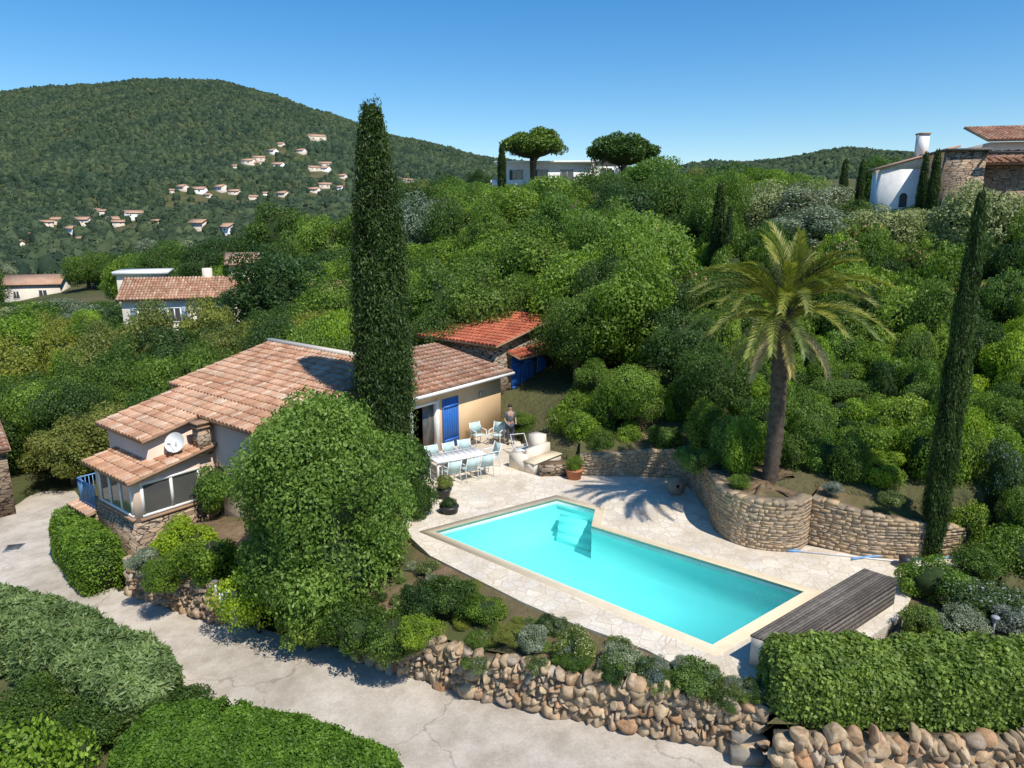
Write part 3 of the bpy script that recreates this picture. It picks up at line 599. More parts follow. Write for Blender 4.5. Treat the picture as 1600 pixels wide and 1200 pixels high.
for px,py,r_,h_,kd,lb,z in [(1450,930,.8,1.0,'bright_s','green shrub right of the wooden housing',0),(1540,960,.9,.8,'purple_s','shrub with pale flowers behind the ivy hedge',0),(1500,985,.6,.5,'grey_s','grey lavender clump behind the ivy hedge',0),(1590,900,1.0,1.4,'bright_s','light green shrub at the right edge',0),
(1440,985,.5,.6,'ivy_s','small shrub between housing and ivy hedge',0),(1580,985,.5,.6,'grey_s','grey lavender clump at the right edge behind the hedge',0),(1560,640,1.8,3.4,'bright_s','tall bright leafed bush at the right edge',1.8),(1590,830,.9,1.8,'olive_s','greyish bush at the right edge beside the slim cypress',.3),(1520,905,.7,.8,'oak_s','green shrub at the foot of the slim cypress',0),(1512,858,.7,1.5,'ivy_s','shrub covering the right end of the straight wall',.1),
(1290,735,.8,1.1,'bright_s','rounded shrub right of the palm trunk',1.7),(1345,725,1.0,1.5,'oak_s','green shrub on the bank right of the palm',1.8),(1400,720,.8,1.2,'ivy_s','green shrub on the bank before the slim cypress',1.8),(1155,762,.35,.35,'oak_s','low shrub left of the palm foot',1.5),(1130,700,.7,1.2,'dark_s','dark shrub left of the palm trunk',1.6),
(985,700,.7,1.0,'bright_s','shrub above the low wall left of the millstone',.6),(1040,705,.75,1.1,'oak_s','shrub above the low wall behind the millstone',.8),(940,712,.6,.9,'oak_s','shrub hanging over the left end of the low wall',.45),(1085,738,.6,.8,'ivy_s','shrub hanging over the left end of the curved wall',1.25),(900,690,.9,2.0,'lime_s','yellow green bamboo like bush behind the masonry bench',.3),(1390,790,.35,.4,'purple_s','small rockery plant on top of the straight wall',1.5),(1300,770,.3,.35,'grey_s','small grey rockery plant above the straight wall',1.55),(1180,640,1.0,1.6,'dark_s','dark shrub behind the palm trunk',2.0)]:
    x,y=G(px,py,z); plant(kd,x,y,r_,h_,lb,None,'shrub','shrub',z=z); PLACED.append((x,y,r_*.8))
PLACED.append((7.95,20.2,1.0))
# ------------------------------------------------------------ fill woods
SKY=np.array([(-300,410),(0,402),(100,398),(200,385),(300,372),(380,335),(430,320),(520,350),(570,330),(640,280),(700,276),(745,285),(770,290),(840,284),(900,276),(940,272),(1030,258),(1080,268),(1200,262),(1240,285),(1300,292),(1370,318),(1450,322),(1600,325),(2000,300)],float)
RULES=[(175,365,56,500),(0,155,126,470),(645,880,34,640),(1365,1485,48,318),(1480,1640,40,345),(1470,1520,50,380)]
HOUSES=[(-28,60,7),(-85,132,8),(4,108,13)]
VIL=[(-17.5,23.5),(-12.5,20.8),(-9,24),(-1,30),(5.5,33.5),(2,40),(-9,34)]
RF=random.Random(5)
def inp(x,y,p): return bool(pip(np.array([x]),np.array([y]),p)[0])
def fill(n,Dr,qr,rad,hr,kinds,labels,group,name,cat,sep=.8):
    r=RF
    for _ in range(n):
        D=math.exp(r.uniform(math.log(Dr[0]),math.log(Dr[1])))
        q=r.uniform(*qr); x=q*D; rr_=r.uniform(*rad)*(1+max(0,D-30)*.006)
        if any((x-a)**2+(D-b)**2<(sep*(rr_+c))**2 for a,b,c in PLACED): continue
        if inp(x,D,LOW) or inp(x,D,VIL): continue
        if D<30 and x>0 and (inp(x-.5*q,D-.75,LOW) or inp(x-.5,D,LOW) or inp(x+.5,D,LOW)): continue
        if any((x-a)**2+(D-b)**2<c*c for a,b,c in HOUSES): continue
        if x<-8 and inp(x,D,RP): continue
        z=H1(x,D); h=r.uniform(*hr)*(1+max(0,D-30)*.004); px,_=rowof(x,D,z+h)
        lr=np.interp(px,SKY[:,0],SKY[:,1])
        for a,b,dm,row in RULES:
            if a-rr_*F/D<px<b+rr_*F/D and D<dm: lr=max(lr,row)
        zm=CZ+D*mrow(lr); h=min(h,zm-z)
        if h<.9: continue
        if h<1.25*rr_: rr_=max(h/1.25,.6)
        kd=r.choice(kinds); PLACED.append((x,D,rr_)); k=kd.split('_')[0]
        occ(x,D,z,rr_,h,(kd,x,D,rr_,h,labels[k],group,name,cat,z-.1))
adj={'oak':'mid green','dark':'dark green','bright':'light green','olive':'grey green','yellow':'yellowish green','pink':'pink flowering','lime':'lime green','ivy':'fresh green','grey':'silver grey','purple':'pale flowering'}
lab=lambda s:{k:v+' '+s for k,v in adj.items()}
fill(5000,(20.3,29),(.06,.95),(.6,1.15),(.9,1.9),['bright_s','oak_s','dark_s','ivy_s','oak_s','lime_s','bright_s'],lab('shrub among the low ones close behind the schist walls'),'low shrubs close behind the schist walls','shrub','shrub',.66)
fill(1500,(17.0,22),(.66,.98),(.5,1.1),(.9,1.6),['bright_s','oak_s','ivy_s','oak_s','purple_s'],lab('shrub among those right of the slim cypress'),'shrubs right of the slim cypress','shrub','shrub',.62)
fill(9000,(24,46),(.24,1.0),(1.0,1.9),(1.4,3.2),['bright_s','oak_s','oak_s','dark_s','ivy_s','pink_s','bright_s'],lab('shrub among those on the bank behind the palm'),'shrubs covering the bank behind the palm','shrub','shrub',.56)
fill(6000,(29,62),(-.05,.3),(1.5,2.9),(3,7),['oak','dark','bright','oak'],lab('tree within the dense wood behind the stone outbuilding'),'trees of the wood behind the stone outbuilding','tree','tree',.56)
fill(5000,(62,125),(-.2,.75),(1.9,3.8),(3.5,8),['oak','dark','bright','oak','yellow'],lab('tree of the upper wood below the skyline'),'trees of the upper wood','tree','tree',.60)
fill(5000,(32,60),(-1.0,-.1),(1.4,3.0),(2.6,5.8),['oak','dark','oak','yellow','bright'],lab('tree of the garden wood left behind the villa'),'trees left behind the villa','tree','tree',.56)
fill(7000,(60,136),(-1.0,-.12),(1.8,3.8),(3.0,7.5),['oak','dark','dark','bright','olive'],lab('tree scattered in the valley beyond the neighbouring house'),'trees in the valley','tree','tree',.6)
fill(1500,(44,70),(.3,1.0),(1.5,2.4),(1.8,3),['olive','bright','oak','dark'],lab('tree on the upper terrace by the upper houses'),'trees on the upper terrace','tree','tree',.7)
CAND.append((25,430,590,760,270,None)); CAND.append((34,755,505,610,95,None))
MK=np.zeros((320,460),bool); gy,gx=np.mgrid[0:320,0:460]; gpx=gx*4-100; gpy=gy*4
kept=0
for D,px,tp,bs,w,cb in sorted(CAND,key=lambda c:c[0]):
    cy=(tp+bs)/2; ey=((gpx-px)/max(w,2))**2+((gpy-cy)/max((bs-tp)/2,2))**2
    M=ey<1
    if cb is not None:
        vis=int((M&~MK).sum()); off=px<-70 or px>1680
        if vis<max(2,.07*M.sum()) or off: continue
        plant(cb[0],cb[1],cb[2],cb[3],cb[4],cb[5],cb[6],cb[7],cb[8],z=cb[9]); kept+=1
    MK|=ey<.60
print('kept',kept,'of',len(CAND))
vils=[(490,224,34),(478,236,22),(440,232,22),(422,240,22),(402,246,22),(382,262,30),(405,260,24),(432,258,30),(446,262,18),(366,268,16),(500,256,24),(512,266,22),(495,272,20),(268,304,20),(288,302,22),(310,300,24),(330,304,20),(350,301,24),(366,303,18),(418,304,16),(448,302,20),(484,297,20),(502,294,24),(534,292,20),(540,284,16),(165,330,22),(180,348,26),(214,346,28),(192,352,20),(132,354,28),(70,358,24),(105,370,38),(44,372,22),(122,378,24),(318,366,50),(348,362,34),(400,306,16),(640,288,18),(96,346,22),(150,338,18),(240,356,22),(28,384,24)]
VP=[]
for px,row,w in vils:
    hp=hit(px+random.uniform(-9,9),row+random.uniform(-6,6),170)
    if hp: VP.append((hp,w*random.uniform(.55,.95),row))
def far_forest():
    segs=7; rings=3
    th=np.arange(segs)*2*math.pi/segs; T=[]
    for k in range(rings): 
        ph=k/rings*math.pi/2; T.append(np.stack([np.cos(th)*math.cos(ph)**.7,np.sin(th)*math.cos(ph)**.7,0*th+math.sin(ph)],1))
    T=np.concatenate(T+[np.array([[0,0,1.]])]); T[:segs,2]=-.35
    fq=np.array([(k*segs+i,k*segs+(i+1)%segs,(k+1)*segs+(i+1)%segs,(k+1)*segs+i) for k in range(rings-1) for i in range(segs)])
    ft=np.array([((rings-1)*segs+i,(rings-1)*segs+(i+1)%segs,rings*segs) for i in range(segs)])
    n=135000
    D=np.sqrt(rng.uniform(132**2,1600**2,n)) ; D[:13000]=rng.uniform(132,480,13000); q=rng.uniform(-.92,.92,n); x=q*D
    z=H(x,D); R0=rng.uniform(1.4,3.1,n)*(1+D/3600)
    keep=np.ones(n,bool)
    for (hx,hy,hz),w,_ in VP:
        rr2=w*.5*hy/F; cl=.20*hy+10 if hy<620 else .045*hy+8; keep&=~((np.abs(x-hx*D/hy)<rr2)&(D<hy+w*.3*hy/F+2)&(D>hy-cl))
    keep&=~((q>-.12)&(D<520))
    keep&=~((q>.1)&(D<700))
    keep&=~((x+85)**2+(D-130)**2<120)
    x,D,z,R0=x[keep],D[keep],z[keep],R0[keep]; n=len(x)
    S=np.stack([R0,R0,R0*rng.uniform(.8,1.6,n)],1)
    V=T[None]*S[:,None]*(1+rng.normal(0,.2,(n,len(T),1)))+np.stack([x,D,z],1)[:,None]
    m=MB(); k=np.arange(n)[:,None,None]*len(T)
    m.add(V.reshape(-1,3),(fq[None]+k).reshape(-1,4))
    m.F.append((ft[None]+k).reshape(-1,3)); m.M.append(np.zeros(n*segs))
    for lo,hi,K,sz in ((0,300,80,.42),(300,620,34,.75)):
        near=np.where((D>=lo)&(D<hi))[0]; idx=np.repeat(near,K); dd=unit(rng.normal(size=(len(idx),3))+[0,0,.35])
        P=np.stack([x,D,z],1)[idx]+dd*S[idx]*rng.uniform(.95,1.22,(len(idx),1)); leaves(m,P,unit(dd+.6*rng.normal(size=dd.shape)),sz,1.5)
    return m.build('wooded_mountainside',farleaf)
farleaf,nt,out=newmat('far_foliage'); geo=N(nt,'ShaderNodeNewGeometry')
col=ramp(nt,geo.outputs['Random Per Island'],[(0,(.026,.044,.029)),(.4,(.042,.065,.037)),(.7,(.062,.086,.045)),(.92,(.082,.105,.056)),(1,(.034,.056,.035))])  # greens shifted towards blue, distance haze put into the colour
pz=noise(nt,coords(nt),.012,2); col=mixc(nt,1.0,col,ramp(nt,pz,[(.38,(.78,.86,.92)),(.62,(1.15,1.1,1.0))]),'MULTIPLY')
bsdf(nt,out,col,.95,spec=.05)
tag(far_forest(),'dense green maquis covering the mountain and valley','woodland',None,kind='stuff')
# ------------------------------------------------------------ buildings helpers
def tiles(m,x0,x1,y0,y1,z0,z1,T=None,pitch=.23,row=.40,r=.10):
    L_=math.hypot(y1-y0,z1-z0); dy=(y1-y0)/L_; dz=(z1-z0)/L_; V=[];Fc=[]
    nx=max(1,int((x1-x0)/pitch)); ny=max(1,int(L_/row)); an=[math.pi*k/4 for k in range(5)]
    nz=Vector((0,-dz,dy)) if dy>0 else Vector((0,dz,-dy))
    for i in range(nx):
        xc=x0+(i+.5)*(x1-x0)/nx
        for j in range(ny):
            s0=j*L_/ny-.03; s1=(j+1)*L_/ny+.02; b=len(V); jx=random.uniform(-.012,.012)
            for s,rr_,lift in ((s0,r*1.08,.028),(s1,r*.9,.0)):
                for a in an:
                    h=math.sin(a)*rr_*.8+lift
                    V.append((xc+jx+math.cos(a)*rr_,y0+dy*s+nz.y*h,z0+dz*s+nz.z*h))
            Fc+=[(b+k,b+k+1,b+6+k,b+5+k) for k in range(4)]
            Fc.append((b,b+1,b+2,b+3,b+4))
    V=np.array(V)
    U=np.array([(x0-.02,y0,z0),(x1+.02,y0,z0),(x1+.02,y1,z1),(x0-.02,y1,z1)]); U2=U-[0,0,.10]
    if T is not None: V=T(V); U=T(U); U2=T(U2)
    m.add(V,Fc,0); m.add(np.concatenate([U2,U]),[(3,2,1,0),(4,5,6,7),(0,1,5,4),(1,2,6,5),(2,3,7,6),(3,0,4,7)],1)
def win(par,axis,pos,s0,s1,z0,z1,out=1,n=2,fm=None,w=.06):
    fm=fm or white; m=MB(); d0,d1=(pos-.02,pos+.05) if out>0 else (pos-.05,pos+.02)
    def bar(a,b,c,d):
        if axis=='x': m.box(d0,d1,a,b,c,d)
        else: m.box(a,b,d0,d1,c,d)
    bar(s0,s1,z1-w,z1); bar(s0,s1,z0,z0+w); bar(s0,s0+w,z0+w,z1-w); bar(s1-w,s1,z0+w,z1-w)
    for k in range(1,n):
        c=s0+(s1-s0)*k/n; bar(c-w/2,c+w/2,z0+w,z1-w)
    f=m.build('window_frame',fm,par); g=MB(); p=pos+.012*out
    q=[(p,s0+w*.5,z0+w*.5),(p,s1-w*.5,z0+w*.5),(p,s1-w*.5,z1-w*.5),(p,s0+w*.5,z1-w*.5)] if axis=='x' else [(s0+w*.5,p,z0+w*.5),(s1-w*.5,p,z0+w*.5),(s1-w*.5,p,z1-w*.5),(s0+w*.5,p,z1-w*.5)]
    g.add(q,[(0,1,2,3)]); g.build('pane',glass,f); return f
def prism(m,x0,x1,y0,y1,z0,za,zb,mi=0):
    m.hexa([(x0,y0,z0),(x1,y0,z0),(x1,y1,z0),(x0,y1,z0),(x0,y0,za),(x1,y0,za),(x1,y1,zb),(x0,y1,zb)],mi)
# ------------------------------------------------------------ villa
O=(-12.0,21.4,0); ANG=math.atan2(-.622,.783)
WT=lambda v:np.stack([-v[:,1],-v[:,0],v[:,2]],1)
vi=thing('villa','pink rendered villa with long variegated tile roofs and blue shutters','house',O,ANG)
m=MB(); prism(m,-4.3,-1.2,1.0,3.0,-3,2.12,2.58); prism(m,-5.2,2.7,3.0,8.6,-3,2.58,3.9); prism(m,-3.55,-.55,.12,3.02,-.35,1.1,1.65)
m.build('wall',plaster,vi)
m=MB(); m.box(-5.2,.6,8.62,15,-.6,2.6); m.box(.6,2.75,8.62,9.4,-.3,2.55); m.box(2.5,2.75,9.4,10.9,2.15,2.55); m.box(2.5,2.75,10.9,15.0,-.3,2.55); m.box(.6,2.5,14.8,15.0,-.3,2.55)
m.build('wing_wall',plaster_o,vi)
m=MB(); m.box(.62,.66,9.4,14.8,0,2.5); m.build('room_wall',darkin,vi)  # back wall coloured near-black to carry the doorway's shade
m=MB(); m.box(.6,2.7,9.4,14.8,-.1,.01); m.build('room_floor',terracotta,vi)
m=MB(); m.box(-3.62,-.48,.06,3.0,-3,-.38); m.build('plinth',stonewall,vi)
m=MB()
tiles(m,-4.6,-1.0,.75,2.75,2.2,2.66); tiles(m,-4.6,2.95,2.75,4.0,2.66,2.95); tiles(m,-5.6,2.95,4.0,8.75,2.95,4.05)
m.build('roof',[tile,tile_under],vi)
m=MB(); tiles(m,-3.85,-.3,-.15,2.95,1.14,1.74); m.build('lower_roof',[tile,tile_under],vi)
m=MB(); tiles(m,-15.3,-8.75,-3.2,1.6,2.74,3.5,T=WT); m.build('wing_roof',[tile,tile_under],vi)
m=MB(); m.box(2.3,3.3,8.9,15.35,2.6,2.72); m.box(3.1,3.22,8.95,9.07,0,2.6); m.build('canopy',white,vi)
m=MB(); m.box(-5.6,2.95,8.6,8.85,4.02,4.2); m.build('ridge_cap',cream,vi)
m=MB(); m.box(-.75,-.32,2.35,2.78,1.4,2.38); ch=m.build('chimney',stonewall,vi)
m=MB(); m.box(-.8,-.27,2.3,2.83,2.38,2.44); [m.box(-.75+.35*i,-.67+.35*i,2.35,2.78,2.44,2.54) for i in range(2)]; m.box(-.82,-.25,2.28,2.85,2.54,2.6); m.build('chimney_cap',tile_under,ch)
m=MB()
V=[];Fc=[]; nr,ns=5,20
for i in range(nr):
    q=i/(nr-1); 
    for k in range(ns): t=2*math.pi*k/ns; V.append((q*.35*math.cos(t),.13*q*q-.13,q*.35*math.sin(t)))
for i in range(nr-1):
    for k in range(ns): Fc.append((i*ns+k,i*ns+(k+1)%ns,(i+1)*ns+(k+1)%ns,(i+1)*ns+k))
m.add(V,Fc); ds=m.build('satellite_dish',alu,vi,True); ds.location=(-.75,1.7,2.0)
ds.rotation_euler=(math.radians(25),0,math.radians(215))
m=MB(); m.tube([(-.75,1.75,1.4),(-.75,1.75,2.0)],.025); m.build('dish_pole',grey,vi)
m=MB(); m.tube([(0,-.1,-.32),(0,.33,-.10)],.012); m.box(-.04,.04,.30,.38,-.14,-.07); m.build('dish_arm',grey,ds)
win(vi,'x',-.55,.3,2.35,-.22,.98,1,2,w=.09); win(vi,'y',.12,-3.2,-.75,-.22,.98,-1,3,w=.08)
win(vi,'x',2.7,4.2,5.4,.9,2.0,1,2)
m=MB(); m.box(-.57,-.44,.2,2.45,-.33,-.24); m.box(-3.3,-.65,.0,.14,-.33,-.24); m.build('window_sill',tile_under,vi)
def shutter(par,x,y0,y1,z0,z1):
    m=MB(); m.box(x,x+.04,y0,y1,z0,z1); n=max(3,int((y1-y0)/.13))
    for k in range(n): m.box(x+.04,x+.052,y0+(y1-y0)*(k+.08)/n,y0+(y1-y0)*(k+.92)/n,z0+.01,z1-.01)
    o=m.build('shutter',bluep,par)
    b=MB(); b.box(x+.052,x+.085,y0+.03,y1-.03,z0+.3,z0+.4); b.box(x+.052,x+.085,y0+.03,y1-.03,z1-.4,z1-.3); b.build('shutter_batten',bluep,o)
shutter(vi,2.78,11.15,12.1,.03,2.18)
m=MB(); m.box(2.48,2.80,10.82,10.98,0,2.2); m.box(2.48,2.8,9.38,9.48,0,2.2); m.box(2.5,2.79,9.4,10.9,2.1,2.2); m.build('door_frame',white,vi)
m=MB(); m.box(2.56,2.6,10.2,10.85,.03,2.1); m.build('sliding_pane',glass,vi)
m=MB(); m.box(2.76,2.84,13.5,13.66,1.9,2.1); m.build('wall_lamp',grey,vi)
m=MB(); m.box(-5.1,-3.64,.0,1.3,-3,-.75); m.build('landing',stonewall,vi)
m=MB(); tiles(m,-5.3,-3.66,-.3,.1,-.8,-.72); m.box(-5.15,-3.64,-.02,1.32,-.75,-.70,1); m.build('landing_tiles',[tile,tile_under],vi)
m=MB(); m.tube([(-5.05,.04,.2),(-3.66,.04,.2)],.025); m.tube([(-5.05,.04,-.6),(-3.66,.04,-.6)],.02); m.tube([(-5.05,.04,.2),(-5.05,1.2,.2)],.025)
for k in range(14): m.tube([(-5.05+k*.105,.04,-.7),(-5.05+k*.105,.04,.2)],.014,4)
for k in range(9): m.tube([(-5.05,.04+k*.13,-.7),(-5.05,.04+k*.13,.2)],.014,4)
m.build('railing',lightblue,vi)
m=MB(); m.box(-4.8,-3.95,-.05,.0,-2.75,-1.05); m.build('lower_door',bluep,vi)
for k in range(2):
    m=MB(); m.box(-5.8-.35*k,-5.1-.35*k,.1,1.2,-3,-1.0-.35*k); m.build('stair_step',stonewall,vi)
# ------------------------------------------------------------ stone outbuilding
gh=thing('stone_outbuilding','rubble stone outbuilding with bright red tile roof and blue doors','house',O,ANG)
m=MB(); prism(m,-3.1,1.5,16.2,20.3,.2,3.6,4.35); m.build('wall',stonewall,gh)
m=MB(); tiles(m,-3.5,1.85,15.8,20.7,3.66,4.55,row=.36); m.build('roof',[tilered,tile_under],gh)
m=MB(); tiles(m,-20.7,-17.0,-2.3,-1.5,2.98,3.2,T=WT); m.build('door_canopy',[tilered,tile_under],gh)
for a,b in ((17.3,18.2),(18.25,19.15),(19.4,20.2)): shutter(gh,1.52,a,b,1.0,2.85)
win(gh,'y',16.2,-1.6,-.9,1.9,2.7,-1,2)
x,y=GR(362,976); gt=thing('garden_gate','pale slatted metal gate in the gap of the boulder walls','gate',(x,y-.05,roadz(x)),math.radians(-28))
m=MB(); m.box(-.5,.5,-.02,.02,.05,1.2); [m.box(-.5+i*.125,-.42+i*.125,-.045,-.02,.08,1.17) for i in range(8)]; m.build('gate_panel',white,gt)
m=MB(); m.box(-.6,-.5,-.05,.05,0,1.3); m.box(.5,.6,-.05,.05,0,1.3); m.build('gate_post',grey,gt)
m=MB(); m.box(.3,.42,-.09,-.045,.6,.64); m.build('handle',grey,gt)
gx,gy=-21.6,28.9
ga=thing('garage','stone garage with tiled roof cut by the left edge','garage',(gx,gy,-3.15),math.radians(40))
m=MB(); prism(m,-6,0,0,6,0,3.0,3.9); m.build('wall',stonewall,ga); m=MB(); tiles(m,-6.3,.15,-.25,6.2,3.05,3.95); m.build('roof',[tile,tile_under],ga)
def house(name,label,loc,rz,w,d,h,rh,wm,rm,wins=(),group=None,tiled=True,style='gable'):
    t=thing(name,label,'house',loc,rz,group); m=MB(); m.box(-w/2,w/2,-d/2,d/2,-6,h)
    if style=='gable': m.add([(-w/2,-d/2,h),(-w/2,d/2,h),(-w/2,0,h+rh),(w/2,-d/2,h),(w/2,d/2,h),(w/2,0,h+rh)],[(0,1,2),(3,5,4),(0,2,5,3),(1,4,5,2)])
    m.build('wall',wm,t)
    m=MB()
    if style=='gable':
        e=.35
        if tiled:
            tiles(m,-w/2-e,w/2+e,-d/2-e,0,h+.05-rh*e*2/d,h+rh+.08); tiles(m,-w/2-e,w/2+e,d/2+e,0,h+.05-rh*e*2/d,h+rh+.08)
        else:
            for s in (-1,1):
                m.hexa([(-w/2-e,s*(d/2+e),h-.12),(w/2+e,s*(d/2+e),h-.12),(w/2+e,0,h+rh+.1),(-w/2-e,0,h+rh+.1)][::s]+[(-w/2-e,s*(d/2+e),h+.1),(w/2+e,s*(d/2+e),h+.1),(w/2+e,0,h+rh+.3),(-w/2-e,0,h+rh+.3)][::s],0)
        m.build('roof',[rm,tile_under],t)
    else:
        m.box(-w/2-.3,w/2+.3,-d/2-.3,d/2+.3,h,h+.35); m.build('roof',rm,t)
    for s0,s1,z0,z1 in wins: win(t,'y',-d/2,s0,s1,z0,z1,-1,1 if s1-s0<1 else 2,w=.08)
    return t
nh=house('neighbour_house','neighbouring house with pink tile roof left beyond the trees',(-27.6,60,-1.25),math.radians(14),8.2,6.0,4.6,1.3,cream,tile,[(-3.0,-2.0,2.6,3.8),(-.8,.2,2.6,3.8),(1.8,3.4,2.2,3.8)])
for k,(a,b) in enumerate(((-3.5,-3.05),(-1.95,-1.5),(-1.3,-.85),(.25,.7))):
    m=MB(); m.box(a,b,-3.07,-3.01,2.55,3.85); m.build('shutter',greyblue,nh)
m=MB(); m.box(1.6,2.3,-.2,.5,4.6,6.7); m.build('chimney',cream,nh)
x,y,z=GD(60,455,132)
hs=house('valley_house','small cream house with tile roof at the far left',(x,132,z-1.5),.3,9,7,3.0,1.3,cream,farroof,[(-3,-2,.5,1.9),(1,2.4,.3,2)],tiled=False)
x,y,z=GD(95,492,95)
t=thing('terrace_wall','white garden terrace wall with a small pool at far left','terrace',(x,95,z-1)); m=MB(); m.box(-4,4,-.2,5,-3,.4); m.build('terrace_block',cream,t); m=MB(); m.box(-2.5,3,.6,3.6,.38,.46); m.build('pool_water',lightblue,t)
m=MB(); [m.tube([(-4+i*.8,-.1,.4),(-4+i*.8,-.1,1.3)],.04,4) for i in range(11)]; m.tube([(-4,-.1,1.3),(4,-.1,1.3)],.05,4); m.build('railing',white,t)
for px,row,D,w,lb in [(380,402,72,2.6,'pale house end with chimney peeping left of the dark oak'),(518,447,62,3.0,'tiled house corner just left of the big cypress'),(225,424,75,4.5,'flat cream annexe behind the neighbouring roof')]:
    x,y,z=GD(px,row,D); house('partly_hidden_house',lb,(x,D,z-3.2),.3,w,4,2.6 if w<4 else 3.0,.8,cream,farroof if w<4 else white,[],tiled=False,style='gable' if w<4 else 'flat')
x,y,z=GD(850,290,110)
wh=thing('white_modern_house','long white modern house on the ridge behind the umbrella pine','house',(x,110,z-.7),math.radians(-4))
m=MB(); m.box(-7,7,0,8,-5,3.9); m.box(-9.5,-5.5,-1.5,4,-5,1.4); m.box(5,9.5,2,8,-4,3.0); m.build('wall',white,wh)
m=MB(); m.box(-7.4,7.4,-.6,8.3,3.9,4.2); m.build('roof',white,wh)
for s in (-5.2,-1.4,2.4): win(wh,'y',0,s,s+2.0,1.3,3.0,-1,2,fm=grey,w=.12)
m=MB(); m.box(-9.4,-3,-2.6,-2.5,.3,1.4); m.build('balustrade',white,wh)
x,y,z=GD(945,268,112); house('white_annexe','small white annexe between the two umbrella pines',(x,112,z-2.2),0,3.5,4,3.4,.5,white,white,[(-.8,.8,1.2,2.6)],style='flat')
x,y,z=GD(1424,312,50)
uh=thing('white_house','white upper house with chimney and arched window at the right','house',(x,50,z-.4),math.radians(-8))
m=MB(); m.box(-2.1,2.4,0,1.8,-3,2.4); m.hexa([(-2.1,0,2.4),(2.4,0,2.4),(2.4,1.8,2.4),(-2.1,1.8,2.4),(-2.1,0,2.45),(2.4,0,3.7),(2.4,1.8,3.7),(-2.1,1.8,2.45)]); m.build('wall',white,uh)
m=MB(); m.hexa([(-2.4,-.2,2.38),(2.6,-.2,3.78),(2.6,2.0,3.78),(-2.4,2.0,2.38),(-2.4,-.2,2.5),(2.6,-.2,3.9),(2.6,2.0,3.9),(-2.4,2.0,2.5)]); m.build('roof',farroof,uh)
m=MB(); m.box(.3,.95,.7,1.3,3.1,4.7); chh=m.build('chimney',white,uh); m=MB(); m.box(.25,1.0,.65,1.35,4.7,4.8); m.build('chimney_cap',tile_under,chh)
m=MB(); V=[(-.8,-.03,-.1),(-.3,-.03,-.1)]+[(-.55+.25*math.cos(t),-.03,.6+.25*math.sin(t)) for t in np.linspace(0,math.pi,9)]; m.add(V,[tuple(range(len(V)))]); m.build('arched_window',glass,uh)
x,y,z=GD(1530,330,46)
sh=thing('stone_house','large stone and tile upper house with pergola at the right edge','house',(x,46,z-1.8),math.radians(-12))
m=MB(); m.box(-2.4,-.2,-.5,5,-3,5.4); m.box(-.2,6,1,7,-3,4.6); m.build('wall',stonewall,sh)
m=MB(); m.box(1.2,7,3,9,4.6,6.2); m.build('upper_wall',cream,sh)
m=MB(); tiles(m,.9,7.3,2.6,7,6.3,7.6); tiles(m,-.3,6.2,.4,2.9,4.7,5.3); m.build('roof',[tile,tile_under],sh)
m=MB(); m.box(-2.6,0,-.7,5.2,5.4,5.55); [m.box(-.2+i*.5,-.1+i*.5,-1.0,2,5.3,5.42) for i in range(7)]; m.box(-.3,3.4,-1.0,-.85,5.18,5.3); m.build('pergola',wood,sh)
win(sh,'y',-.5,-1.9,-1.1,.2,1.5,-1,1)
for k,((hx,hy,hz),w,row) in enumerate(VP):
    W=w*hy/F; area='on the upper spur of the mountain' if row<285 else ('in the row at the foot of the mountain' if row<320 else 'scattered low in the left valley')
    house('hillside_house',('pale villa with tile roof '+area),(hx,hy,hz+W*(.06 if row<320 else .20)),random.uniform(-.7,.7),W,W*.6,W*.20,W*.15,(tan,cream,tan,white)[k%4],farroof,[(-W*.3,-W*.2,W*.03,W*.12),(W*.1,W*.25,W*.03,W*.12)] if w>15 else [],'villas '+area,tiled=False)
# ------------------------------------------------------------ furniture
tb=thing('dining_table','long white outdoor dining table on the terrace','table',(-2.1,25.6,0),math.radians(31))
m=MB()
for k in range(9): m.box(-1.03+k*.23,-1.03+k*.23+.215,-.455,.455,.72,.75)
m.box(-1.05,1.06,-.5,-.46,.69,.75); m.box(-1.05,1.06,.46,.5,.69,.75); m.build('tabletop',alu,tb)
for a in (-.98,.98):
    for b in (-.42,.42):
        m=MB(); m.box(a-.035,a+.035,b-.035,b+.035,0,.715); m.build('leg',alu,tb)
ch0=thing('garden_chair','','chair')
m=MB(); m.hexa([(-.24,-.22,.43),(.24,-.22,.43),(.24,.22,.41),(-.24,.22,.41),(-.24,-.22,.45),(.24,-.22,.45),(.24,.22,.43),(-.24,.22,.43)]); m.build('seat',mint,ch0)
m=MB(); m.hexa([(-.24,.22,.46),(.24,.22,.46),(.24,.24,.46),(-.24,.24,.46),(-.24,.34,.9),(.24,.34,.9),(.24,.36,.9),(-.24,.36,.9)]); m.build('backrest',mint,ch0)
for sx in (-1,1):
    m=MB(); m.tube([(sx*.26,-.24,0),(sx*.26,-.22,.64)],.018); m.build('leg',alu,ch0)
    m=MB(); m.tube([(sx*.26,.30,0),(sx*.26,.2,.44),(sx*.26,.35,.92)],.018); m.build('leg',alu,ch0)
    m=MB(); m.tube([(sx*.26,-.24,.64),(sx*.26,.28,.65)],.02); m.build('armrest',alu,ch0)
ca,sa=math.cos(math.radians(31)),math.sin(math.radians(31)); gc='pale mint chairs around the white table'
